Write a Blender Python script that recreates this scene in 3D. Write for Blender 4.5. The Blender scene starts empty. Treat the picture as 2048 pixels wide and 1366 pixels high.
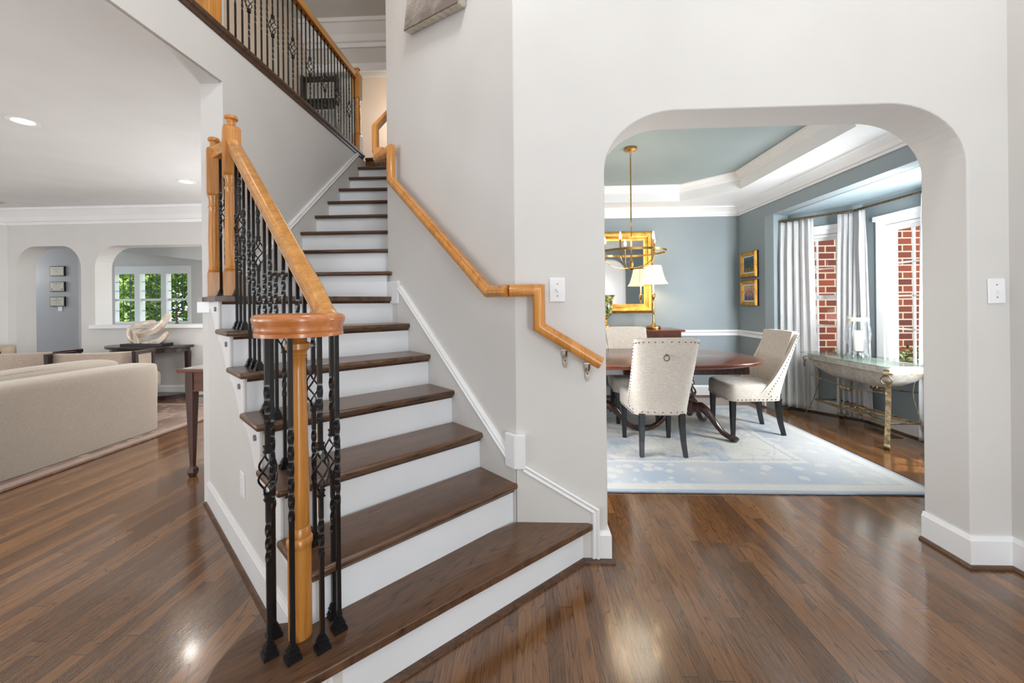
import bpy, bmesh, math, random
from mathutils import Vector, Matrix
random.seed(7)
sc = bpy.context.scene
COL = sc.collection
PI = math.pi

# ------------------------------------------------------------------ camera, world, lights, exposure
F = 796.0
cd = bpy.data.cameras.new('camera'); cam = bpy.data.objects.new('camera', cd); COL.objects.link(cam)
cd.sensor_width = 36; cd.lens = 36 * F / 2048
cd.shift_y = -75 / 2048
cd.clip_start = .05
cam.location = (0, 0, 1.287)
cam.matrix_world = Matrix.Translation((0, 0, 1.287)) @ Matrix.Rotation(34 / F, 4, 'Z') @ Matrix.Rotation(PI / 2, 4, 'X') @ Matrix.Rotation(-.010, 4, 'Z')
sc.camera = cam
sc.view_settings.view_transform = 'Standard'; sc.view_settings.look = 'None'
sc.view_settings.gamma = 1; sc.view_settings.exposure = 0.0; sc.view_settings.use_curve_mapping = False
cy = sc.cycles
cy.use_denoising = True; cy.max_bounces = 7; cy.diffuse_bounces = 4; cy.glossy_bounces = 3
cy.transmission_bounces = 6; cy.transparent_max_bounces = 8
cy.caustics_reflective = False; cy.caustics_refractive = False
cy.sample_clamp_indirect = 6; cy.use_adaptive_sampling = True; cy.adaptive_threshold = .03

w = bpy.data.worlds.new('daylight'); sc.world = w; w.use_nodes = True
w.node_tree.nodes['Background'].inputs[0].default_value = (.80, .90, 1, 1)
w.node_tree.nodes['Background'].inputs[1].default_value = 2.3

def light(name, kind, loc, energy, color=(1, 1, 1), rot=None, target=None, **k):
    d = bpy.data.lights.new(name, kind); d.energy = energy; d.color = color
    for a, v in k.items(): setattr(d, a, v)
    o = bpy.data.objects.new(name, d); COL.objects.link(o); o.location = loc
    if target is not None:
        o.rotation_euler = (Vector(target) - Vector(loc)).to_track_quat('-Z', 'Y').to_euler()
    return o
sun = light('sun', 'SUN', (8, 3, 9), 6.0, (1, .94, .84), target=(8 - 1.0, 3 + .25, 9 - 3.1), angle=.01)
DAY = (.88, .95, 1)
# added out-of-view fills standing in for window daylight in foyer, family room, bay
light('foyer_window_fill', 'AREA', (.15, -2.3, 3.5), 12, DAY, target=(.15, 3, 2.6), shape='RECTANGLE', size=1.9, size_y=1.4)  # added area fill at the front wall opening behind the camera
light('foyer_right_fill', 'AREA', (1.78, -2.3, 1.1), 58, DAY, target=(1.2, 3, 1.2), shape='RECTANGLE', size=.5, size_y=1.9)  # added fill, set right to favour the arch wall over the diagonal
light('family_front_fill', 'AREA', (-5.6, -2.25, 1.5), 50, DAY, target=(-5.6, 5, 1.6), shape='RECTANGLE', size=3.4, size_y=1.9)  # added fill behind the camera for the family room
light('bay_side_fill', 'AREA', (3.42, 3.04, 1.35), 95, (.90, .96, 1), target=(1.6, 4.6, 2.0), shape='RECTANGLE', size=.62, size_y=1.45)  # added fill beyond the hidden bay facet, brightens the dining room
light('bay_curtain_fill', 'AREA', (3.06, 2.93, 1.5), 60, (.95, .98, 1), target=(3.45, 4.9, .9), shape='RECTANGLE', size=.3, size_y=1.3)  # added fill for the curtains, no window at this spot
light('kitchen_fill', 'POINT', (-4.3, 7.0, 1.5), 70, (.97, .99, 1), shadow_soft_size=.2)  # added kitchen fill, hidden behind the stair wall
# added fill lights outside the picture, no lamps built for them
light('family_fill', 'POINT', (-3.6, .3, 1.2), 70, (.97, .99, 1), shadow_soft_size=.5)  # added soft fill for family room ceiling and walls
light('family_fill', 'POINT', (-7.4, 2.2, 1.2), 88, (.97, .99, 1), shadow_soft_size=.5)  # another added family room fill, no floor lamp stands here
light('family_back_fill', 'POINT', (-2.9, 4.7, 1.2), 72, (.97, .99, 1), shadow_soft_size=.2)  # added fill hidden by the stair wall, lifts the far family wall
light('niche_fill', 'POINT', (-9.2, 6.25, 1.9), 12, (1, 1, 1), shadow_soft_size=.08)  # added light for the niche, out of sight in the hallway
light('foyer_high_fill', 'POINT', (1.85, .1, 3.5), 42, (.98, .99, 1), shadow_soft_size=.35)  # added foyer fill, no pendant hangs here
light('stair_wall_fill', 'POINT', (-.35, 1.4, 4.2), 66, (.98, .99, 1), shadow_soft_size=.2)  # added high fill that brightens the wall beside the stairs
light('dining_low_fill', 'POINT', (.2, 3.1, .9), 42, (.99, .99, 1), shadow_soft_size=.25)  # added low fill lifting the dining soffit, no fixture
light('sideboard_fill', 'POINT', (.35, 5.2, 1.6), 11, (1, .93, .84), shadow_soft_size=.08)  # added warm fill behind the arch, only one sideboard lamp is built

# ------------------------------------------------------------------ materials
def lin(c):
    return tuple(((v / 255) / 12.92 if v / 255 <= .04045 else ((v / 255 + .055) / 1.055) ** 2.4) for v in c) + (1,)

class NT:
    def __init__(s, name):
        s.m = bpy.data.materials.new(name); s.m.use_nodes = True; s.t = s.m.node_tree; s.n = s.t.nodes
        s.b = s.n['Principled BSDF']; s.L = s.t.links.new
    def node(s, kind, **k):
        n = s.n.new(kind)
        for a, v in k.items():
            if isinstance(a, str) and a.startswith('i_'): n.inputs[a[2:].replace('_', ' ')].default_value = v
            else: setattr(n, a, v)
        return n
    def math(s, op, a, b=None, c=None):
        n = s.n.new('ShaderNodeMath'); n.operation = op
        for i, v in enumerate((a, b, c)):
            if v is None: continue
            if isinstance(v, (int, float)): n.inputs[i].default_value = v
            else: s.L(v, n.inputs[i])
        return n.outputs[0]
    def mix(s, f, a, b, mode='MIX'):
        n = s.n.new('ShaderNodeMix'); n.data_type = 'RGBA'; n.blend_type = mode
        for k, v in ((0, f), (6, a), (7, b)):
            if isinstance(v, (int, float, tuple)): n.inputs[k].default_value = v
            else: s.L(v, n.inputs[k])
        return n.outputs[2]
    def ramp(s, f, stops, interp='LINEAR'):
        n = s.n.new('ShaderNodeValToRGB'); e = n.color_ramp.elements; n.color_ramp.interpolation = interp
        while len(e) < len(stops): e.new(.5)
        for el, (p, c) in zip(e, stops): el.position = p; el.color = c
        s.L(f, n.inputs[0]); return n.outputs[0]
    def noise(s, vec, scale, detail=3, rough=.5, dist=0):
        n = s.node('ShaderNodeTexNoise'); n.inputs['Scale'].default_value = scale; n.inputs['Detail'].default_value = detail
        n.inputs['Roughness'].default_value = rough; n.inputs['Distortion'].default_value = dist
        if vec is not None: s.L(vec, n.inputs['Vector'])
        return n.outputs['Fac']
    def vec(s, scale=(1, 1, 1), rot=(0, 0, 0), kind='Object'):
        tc = s.node('ShaderNodeTexCoord'); mp = s.node('ShaderNodeMapping')
        mp.inputs['Scale'].default_value = scale; mp.inputs['Rotation'].default_value = rot
        s.L(tc.outputs[kind], mp.inputs['Vector']); return mp.outputs[0]
    def bump(s, h, strength=.2, dist=.01):
        b = s.node('ShaderNodeBump'); b.inputs['Strength'].default_value = strength; b.inputs['Distance'].default_value = dist
        s.L(h, b.inputs['Height']); s.L(b.outputs[0], s.b.inputs['Normal'])
    def set(s, color=None, rough=.5, metal=0, **k):
        if color is not None:
            if isinstance(color, tuple): s.b.inputs['Base Color'].default_value = color
            else: s.L(color, s.b.inputs['Base Color'])
        s.b.inputs['Roughness'].default_value = rough; s.b.inputs['Metallic'].default_value = metal
        for a, v in k.items(): s.b.inputs[a.replace('_', ' ')].default_value = v
        return s.m

def paint(name, c, rough=.6, var=.03, scale=3, bump=0):
    t = NT(name); v = t.vec(); f = t.noise(v, scale, 2)
    d = lin([x * (1 - var) for x in c]); u = lin([min(255, x * (1 + var)) for x in c])
    m = t.set(t.ramp(f, [(.3, d), (.7, u)]), rough)
    if bump: t.bump(t.noise(v, 260, 2), bump, .002)
    return m
def wood(name, dark, light_, rough=.35, axis=2, scale=1.0, fine=.5, coat=.2):
    t = NT(name); s = [14 * scale] * 3; s[axis] = 1.2 * scale
    v = t.vec(tuple(s)); a = t.noise(v, 1.3, 5, .6, 1.2)
    s2 = [160 * scale] * 3; s2[axis] = 5 * scale; b = t.noise(t.vec(tuple(s2)), 1.0, 2)
    c = t.ramp(a, [(.32, lin(dark)), (.62, lin(light_))])
    c = t.mix(fine * .6, c, t.ramp(b, [(.35, lin([x * .6 for x in dark])), (.6, lin(light_))]))
    return t.set(c, rough, Coat_Weight=coat, Coat_Roughness=.2)
def metal(name, c, rough=.3, var=.1, scale=20):
    t = NT(name); f = t.noise(t.vec(), scale, 3)
    return t.set(t.ramp(f, [(.3, lin([x * (1 - var) for x in c])), (.7, lin([min(255, x * (1 + var)) for x in c]))]), rough, 1)
def fabric(name, c, rough=.9, weave=420, var=.12, bump=.25):
    t = NT(name); a = t.noise(t.vec((1, 1, .08)), weave, 2); b = t.noise(t.vec((.08, .08, 1)), weave, 2); g = t.noise(t.vec(), 5, 2)
    f = t.math('MULTIPLY', t.math('ADD', a, b), .5)
    col = t.ramp(f, [(.38, lin([x * (1 - var) for x in c])), (.62, lin([min(255, x * (1 + var * .6)) for x in c]))])
    col = t.mix(.12, col, t.ramp(g, [(.3, lin([x * .8 for x in c])), (.7, lin(c))]))
    m = t.set(col, rough, Sheen_Weight=.25); t.bump(f, bump, .002); return m
def glow(name, c, strength, base=None):
    t = NT(name); m = t.set(lin(base or c), .6); t.b.inputs['Emission Color'].default_value = lin(c); t.b.inputs['Emission Strength'].default_value = strength; return m

def planks(name, dark, mid, lite, width=.057, length=1.1, rough=.19):
    t = NT(name); tc = t.node('ShaderNodeTexCoord'); sp = t.node('ShaderNodeSeparateXYZ'); t.L(tc.outputs['Object'], sp.inputs[0])
    x, y = sp.outputs[0], sp.outputs[1]
    u = t.math('DIVIDE', x, width); row = t.math('FLOOR', u); fu = t.math('FRACT', u)
    h1 = t.node('ShaderNodeTexWhiteNoise', noise_dimensions='1D'); t.L(row, h1.inputs['W'])
    yy = t.math('ADD', t.math('DIVIDE', y, length), t.math('MULTIPLY', h1.outputs[0], 7.3))
    seg = t.math('FLOOR', yy); fy = t.math('FRACT', yy)
    cb = t.node('ShaderNodeCombineXYZ'); t.L(row, cb.inputs[0]); t.L(seg, cb.inputs[1])
    h2 = t.node('ShaderNodeTexWhiteNoise', noise_dimensions='3D'); t.L(cb.outputs[0], h2.inputs['Vector'])
    # grain coordinates shifted per plank
    g = t.node('ShaderNodeCombineXYZ'); t.L(t.math('ADD', t.math('MULTIPLY', x, 9), t.math('MULTIPLY', h2.outputs[0], 37)), g.inputs[0])
    t.L(t.math('MULTIPLY', y, 1.1), g.inputs[1]); t.L(t.math('MULTIPLY', h2.outputs[0], 51), g.inputs[2])
    big = t.noise(g.outputs[0], 1.1, 2, .5, .6)
    ring = t.math('FRACT', t.math('MULTIPLY', big, 13)); ring = t.math('ABSOLUTE', t.math('SUBTRACT', ring, .5))
    g2 = t.node('ShaderNodeCombineXYZ'); t.L(t.math('MULTIPLY', x, 330), g2.inputs[0]); t.L(t.math('MULTIPLY', y, 7), g2.inputs[1])
    fine = t.noise(g2.outputs[0], 1, 3, .6)
    base = t.ramp(h2.outputs[0], [(0, lin(dark)), (.5, lin(mid)), (1, lin(lite))])
    c = t.mix(t.math('MULTIPLY', t.ramp(ring, [(.0, (1, 1, 1, 1)), (.11, (0, 0, 0, 1))]), .72), base, lin([q * .40 for q in dark]))
    c = t.mix(.36, c, t.ramp(fine, [(.38, lin([q * .55 for q in dark])), (.60, lin(lite))]))
    gap = t.math('MAXIMUM', t.math('GREATER_THAN', t.math('ABSOLUTE', t.math('SUBTRACT', fu, .5)), .485), t.math('GREATER_THAN', t.math('ABSOLUTE', t.math('SUBTRACT', fy, .5)), .4985))
    c = t.mix(t.math('MULTIPLY', gap, .75), c, (.012, .006, .004, 1))
    m = t.set(c, rough, Coat_Weight=.5, Coat_Roughness=.10); t.b.inputs['Specular IOR Level'].default_value = .75; t.bump(fine, .06, .002); return m

M = {}
M['floor'] = planks('dark_oak_floor', (72, 44, 23), (106, 69, 38), (142, 98, 58))
M['wall'] = paint('greige_wall_paint', (215, 212, 208), .55, .012, 2, .03)

M['ceil'] = paint('white_ceiling_paint', (222, 222, 221), .7, .01)
M['white'] = paint('white_trim_paint', (238, 238, 238), .35, .01)
M['riser'] = paint('white_riser_paint', (235, 237, 240), .4, .015)
M['blue'] = paint('slate_blue_wall_paint', (140, 151, 155), .55, .015, 2, .03)
M['tray'] = paint('pale_blue_ceiling_paint', (152, 164, 164), .65, .01)
M['bayceil'] = paint('light_blue_ceiling_paint', (164, 182, 190), .6, .01)
M['grey_hall'] = paint('grey_hall_paint', (176, 176, 178), .6, .01)
M['peach'] = paint('warm_beige_wall_paint', (222, 203, 186), .6, .012)
M['tread'] = wood('dark_stained_oak_tread', (44, 28, 19), (104, 72, 50), .3, 0, 1.0, .6)
t = NT('dark_stained_oak_tread_across'); v = t.vec((1, 1, 1), (0, 0, -PI / 4)); sp0 = t.node('ShaderNodeSeparateXYZ'); t.L(v, sp0.inputs[0])
cc0 = t.node('ShaderNodeCombineXYZ'); t.L(t.math('MULTIPLY', sp0.outputs[0], 1.0), cc0.inputs[0]); t.L(t.math('MULTIPLY', sp0.outputs[1], 9.0), cc0.inputs[1]); t.L(t.math('MULTIPLY', sp0.outputs[2], 5.3), cc0.inputs[2])
bg = t.noise(cc0.outputs[0], 1.1, 2, .5, .5); rg = t.math('ABSOLUTE', t.math('SUBTRACT', t.math('FRACT', t.math('MULTIPLY', bg, 15)), .5))
cc1 = t.node('ShaderNodeCombineXYZ'); t.L(t.math('MULTIPLY', sp0.outputs[0], 8), cc1.inputs[0]); t.L(t.math('MULTIPLY', sp0.outputs[1], 300), cc1.inputs[1])
fg = t.noise(cc1.outputs[0], 1, 3, .6)
c0 = t.ramp(t.noise(cc0.outputs[0], .6, 2), [(.35, lin((80, 54, 38))), (.65, lin((116, 84, 60)))])
c0 = t.mix(t.math('MULTIPLY', t.ramp(rg, [(0, (1, 1, 1, 1)), (.12, (0, 0, 0, 1))]), .85), c0, lin((30, 18, 12)))
c0 = t.mix(.4, c0, t.ramp(fg, [(.38, lin((36, 22, 15))), (.6, lin((120, 88, 62)))]))
M['tread45'] = t.set(c0, .28, Coat_Weight=.15, Coat_Roughness=.2)
M['oak'] = wood('golden_oak', (184, 116, 44), (220, 152, 74), .3, 2, .8, .35, .4)
M['oakdark'] = wood('golden_oak_rail', (184, 116, 44), (222, 158, 80), .28, 1, .8, .35, .5)
M['volute'] = wood('reddish_oak', (176, 98, 48), (208, 132, 74), .28, 0, .8, .3, .5)
M['iron'] = metal('black_wrought_iron', (20, 20, 22), .24, .3, 90)
M['iron'].node_tree.nodes['Principled BSDF'].inputs['Metallic'].default_value = .0
M['plate'] = paint('white_plastic', (240, 240, 240), .3, .0)
M['plate_dark'] = paint('grey_slot', (120, 120, 120), .4, .0)
M['nickel'] = metal('polished_nickel', (200, 192, 178), .2)
M['linen'] = fabric('taupe_linen', (160, 149, 137), .9, 700, .1)
M['cream'] = fabric('cream_linen_chair', (214, 203, 190))

M['armfab'] = fabric('beige_leather_cloth', (176, 158, 142), .7)
M['darkwood'] = wood('dark_walnut', (26, 17, 15), (48, 31, 25), .3, 2)
M['black'] = paint('black_lacquer', (22, 22, 24), .35, .1)
M['chairleg'] = paint('black_painted_wood', (26, 27, 30), .35, .1)
M['mahog'] = wood('mahogany', (70, 32, 18), (120, 62, 36), .25, 0, .8, .4, .5)
M['mahogz'] = wood('mahogany_upright', (50, 24, 14), (88, 46, 28), .28, 2, .8, .4, .5)
M['mahogdark'] = wood('dark_mahogany_carved', (34, 18, 13), (66, 36, 26), .25, 2, 1, .4, .5)
M['marble'] = paint('pale_stone_top', (206, 204, 198), .2, .05, 6)
M['travertine'] = paint('beige_travertine', (214, 196, 172), .4, .1, 9)
M['gold'] = metal('gilded_frame', (222, 168, 84), .38, .12, 14)
M['brass'] = metal('aged_brass', (196, 156, 96), .27, .1, 30)
M['bronze'] = metal('antique_bronze', (108, 90, 68), .4, .2, 40)
M['nail'] = metal('dark_bronze_nail', (70, 58, 46), .35, .2)
M['ironbronze'] = metal('weathered_bronze_strap', (142, 124, 96), .45, .3, 30)
M['mirror'] = NT('mirror_glass').set((.9, .9, .9, 1), .01, 1)
M['candle'] = paint('white_wax', (244, 240, 232), .5, .01)
M['flame'] = glow('candle_bulb_glow', (255, 214, 150), 55)
M['shade'] = glow('cream_lampshade', (255, 222, 178), 1.5, (250, 232, 205))
M['shadepipe'] = glow('lampshade_piping', (214, 170, 122), .6, (190, 150, 110))
M['can'] = glow('recessed_lamp_glow', (255, 244, 228), 14)
M['curtain'] = fabric('white_linen_curtain', (240, 240, 240), .9, 300, .05, .1)
t_n = M['curtain'].node_tree; _p = t_n.nodes['Principled BSDF']; _tr = t_n.nodes.new('ShaderNodeBsdfTranslucent'); _tr.inputs[0].default_value = (.9, .9, .9, 1); _mx = t_n.nodes.new('ShaderNodeMixShader'); _mx.inputs[0].default_value = .6
t_n.links.new(_p.outputs[0], _mx.inputs[1]); t_n.links.new(_tr.outputs[0], _mx.inputs[2]); t_n.links.new(_mx.outputs[0], t_n.nodes['Material Output'].inputs[0])
_b = M['curtain'].node_tree.nodes['Principled BSDF']; _b.inputs['Subsurface Weight'].default_value = 0
_b.inputs['Transmission Weight'].default_value = .0
M['vent'] = metal('silver_grille', (170, 165, 158), .4)
M['foam'] = paint('grey_speaker_cloth', (196, 190, 186), .8, .03, 200)

t = NT('clear_glass'); M['glass'] = t.set((1, 1, 1, 1), .0); t.b.inputs['Transmission Weight'].default_value = 1; t.b.inputs['IOR'].default_value = 1.1
t = NT('window_glass'); tr = t.node('ShaderNodeBsdfTransparent'); gl = t.node('ShaderNodeBsdfGlossy'); gl.inputs['Roughness'].default_value = .02
mx = t.node('ShaderNodeMixShader'); mx.inputs[0].default_value = .004; t.L(tr.outputs[0], mx.inputs[1]); t.L(gl.outputs[0], mx.inputs[2]); t.L(mx.outputs[0], t.n['Material Output'].inputs[0]); M['pane'] = t.m
t = NT('green_table_glass'); tr = t.node('ShaderNodeBsdfTransparent'); tr.inputs[0].default_value = (.92, .98, .965, 1); gl = t.node('ShaderNodeBsdfGlossy'); gl.inputs['Roughness'].default_value = .02
mx = t.node('ShaderNodeMixShader'); mx.inputs[0].default_value = .26; t.L(tr.outputs[0], mx.inputs[1]); t.L(gl.outputs[0], mx.inputs[2]); t.L(mx.outputs[0], t.n['Material Output'].inputs[0]); M['tglass'] = t.m
t = NT('clear_vase_glass'); tr = t.node('ShaderNodeBsdfTransparent'); tr.inputs[0].default_value = (.93, .95, .96, 1); gl = t.node('ShaderNodeBsdfGlossy'); gl.inputs['Roughness'].default_value = .03
lw = t.node('ShaderNodeLayerWeight'); lw.inputs[0].default_value = .25
mx = t.node('ShaderNodeMixShader'); t.L(lw.outputs[1], mx.inputs[0]); t.L(tr.outputs[0], mx.inputs[1]); t.L(gl.outputs[0], mx.inputs[2]); t.L(mx.outputs[0], t.n['Material Output'].inputs[0]); M['vase'] = t.m

# brick
t = NT('red_brick'); tc = t.node('ShaderNodeTexCoord'); sp = t.node('ShaderNodeSeparateXYZ'); t.L(tc.outputs['Object'], sp.inputs[0])
cb = t.node('ShaderNodeCombineXYZ'); t.L(sp.outputs[0], cb.inputs[0]); t.L(sp.outputs[2], cb.inputs[1])
br = t.node('ShaderNodeTexBrick'); t.L(cb.outputs[0], br.inputs['Vector'])
br.inputs['Scale'].default_value = 1; br.inputs['Brick Width'].default_value = .256; br.inputs['Row Height'].default_value = .093
br.inputs['Mortar Size'].default_value = .0095; br.inputs['Mortar Smooth'].default_value = .1
br.inputs['Color1'].default_value = lin((172, 86, 60)); br.inputs['Color2'].default_value = lin((116, 62, 54)); br.inputs['Mortar'].default_value = lin((236, 216, 182))
nz = t.noise(tc.outputs['Object'], 12, 3); M['brick'] = t.set(t.mix(.25, br.outputs[0], t.mix(nz, lin((120, 50, 36)), br.outputs[0])), .9)

# rugs
def rugmat(name, field, accent, cream, sx, sy):
    t = NT(name); tc = t.node('ShaderNodeTexCoord'); sp = t.node('ShaderNodeSeparateXYZ'); t.L(tc.outputs['Object'], sp.inputs[0])
    ax = t.math('SUBTRACT', sx, t.math('ABSOLUTE', sp.outputs[0])); ay = t.math('SUBTRACT', sy, t.math('ABSOLUTE', sp.outputs[1]))
    d = t.math('MINIMUM', ax, ay)
    v = t.node('ShaderNodeTexVoronoi'); v.inputs['Scale'].default_value = 5.5; t.L(tc.outputs['Object'], v.inputs['Vector'])
    v2 = t.node('ShaderNodeTexVoronoi'); v2.feature = 'DISTANCE_TO_EDGE'; v2.inputs['Scale'].default_value = 4; t.L(tc.outputs['Object'], v2.inputs['Vector'])
    n = t.noise(tc.outputs['Object'], 3, 5, .7, 1.0); n2 = t.noise(tc.outputs['Object'], 150, 2)
    n3 = t.noise(tc.outputs['Object'], 11, 4, .6, 2.5)
    flower = t.ramp(t.math('ADD', v.outputs['Distance'], t.math('MULTIPLY', n3, .9)), [(.60, (1, 1, 1, 1)), (.72, (0, 0, 0, 1))])
    line = t.math('LESS_THAN', v2.outputs['Distance'], .025)
    inner = t.mix(t.math('MULTIPLY', t.math('MAXIMUM', flower, line), .6), t.ramp(n, [(.36, lin(accent)), (.52, lin(cream))]), t.ramp(n3, [(.4, lin(cream)), (.6, lin(accent))]))
    wash = t.ramp(t.noise(tc.outputs['Object'], 1.1, 2), [(.42, (0, 0, 0, 1)), (.62, (1, 1, 1, 1))])
    v3 = t.node('ShaderNodeTexVoronoi'); v3.inputs['Scale'].default_value = 8.5; t.L(tc.outputs['Object'], v3.inputs['Vector'])
    ros = t.math('SUBTRACT', v3.outputs['Distance'], t.math('MULTIPLY', t.noise(tc.outputs['Object'], 22, 3, .6, 2), .5))
    ros = t.ramp(ros, [(.04, (1, 1, 1, 1)), (.12, (0, 0, 0, 1))])
    bord = t.mix(t.math('MULTIPLY', ros, .85), lin(accent), lin(cream))
    bord = t.mix(t.math('MULTIPLY', wash, .7), bord, lin(cream))
    bord = t.mix(.2, bord, lin(field))
    c = t.mix(t.math('LESS_THAN', d, .52), inner, bord)
    for a, b, col in ((0, .035, accent), (.035, .12, cream), (.50, .53, cream), (.56, .575, accent), (.12, .135, field)):
        f = t.math('MULTIPLY', t.math('GREATER_THAN', d, a), t.math('LESS_THAN', d, b)); c = t.mix(t.math('MULTIPLY', f, .8), c, lin(col))
    c = t.mix(.25, c, t.ramp(n2, [(.35, lin([q * .75 for q in field])), (.65, lin(cream))]))
    m = t.set(c, .95); t.bump(n2, .5, .006); return m
M['rug'] = rugmat('pale_blue_cream_rug', (184, 190, 198), (148, 166, 188), (214, 210, 201), 1.47, 1.15)
M['rug2'] = rugmat('taupe_pattern_rug', (128, 108, 98), (92, 68, 58), (160, 140, 128), 2.1, 1.9)

def artmat(name, stops, scale=6):
    t = NT(name); tc = t.node('ShaderNodeTexCoord'); n = t.noise(tc.outputs['Object'], scale, 6, .7, 1.5)
    sp = t.node('ShaderNodeSeparateXYZ'); t.L(tc.outputs['Object'], sp.inputs[0])
    f = t.math('ADD', n, t.math('MULTIPLY', sp.outputs[2], 1.2))
    return t.set(t.ramp(f, [(p, lin(c)) for p, c in stops]), .6)
M['art1'] = artmat('forest_painting', [(.25, (196, 128, 70)), (.38, (110, 120, 60)), (.5, (40, 62, 66)), (.62, (52, 92, 128)), (.72, (150, 170, 160))], 30)
M['art2'] = artmat('sunset_sea_painting', [(.28, (30, 50, 84)), (.42, (60, 96, 130)), (.5, (180, 120, 120)), (.6, (226, 186, 110)), (.72, (120, 150, 180))], 30)
M['art3'] = artmat('abstract_grey_canvas', [(.2, (120, 110, 104)), (.45, (178, 170, 158)), (.6, (205, 198, 186)), (.8, (160, 156, 150))], 3)
M['paper'] = paint('ivory_certificate_paper', (206, 200, 184), .6, .03, 30)
M['ink'] = paint('dark_ink', (88, 84, 76), .6, 0)
M['matboard'] = paint('white_mat_board', (232, 228, 216), .6, .0)
def leafmat(name, a, b, c):
    t = NT(name); tc = t.node('ShaderNodeTexCoord'); n = t.noise(tc.outputs['Object'], 6, 3)
    return t.set(t.ramp(n, [(.35, lin(a)), (.5, lin(b)), (.65, lin(c))]), .5)
M['leaf'] = leafmat('sunlit_leaves', (64, 104, 34), (118, 160, 60), (190, 210, 110))
M['leaf2'] = leafmat('boxwood_leaves', (54, 88, 38), (96, 132, 60), (200, 206, 170))
t = NT('painted_green_glass'); n = t.noise(t.vec(), 22, 2); M['urn'] = t.set(t.ramp(n, [(.38, lin((34, 60, 40))), (.5, lin((104, 120, 60))), (.58, lin((190, 170, 90))), (.7, lin((200, 210, 200)))], 'LINEAR'), .1, Coat_Weight=1)
t = NT('mottled_stone_basin'); n = t.noise(t.vec(), 16, 5, .7); M['basin'] = t.set(t.ramp(n, [(.3, lin((168, 160, 148))), (.6, lin((208, 204, 196)))]), .6)
t = NT('polished_beige_stone'); n = t.noise(t.vec(), 5, 4, .6, 1); M['sculpt'] = t.set(t.ramp(n, [(.35, lin((196, 172, 148))), (.6, lin((226, 214, 200)))]), .25, Coat_Weight=.5)

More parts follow.
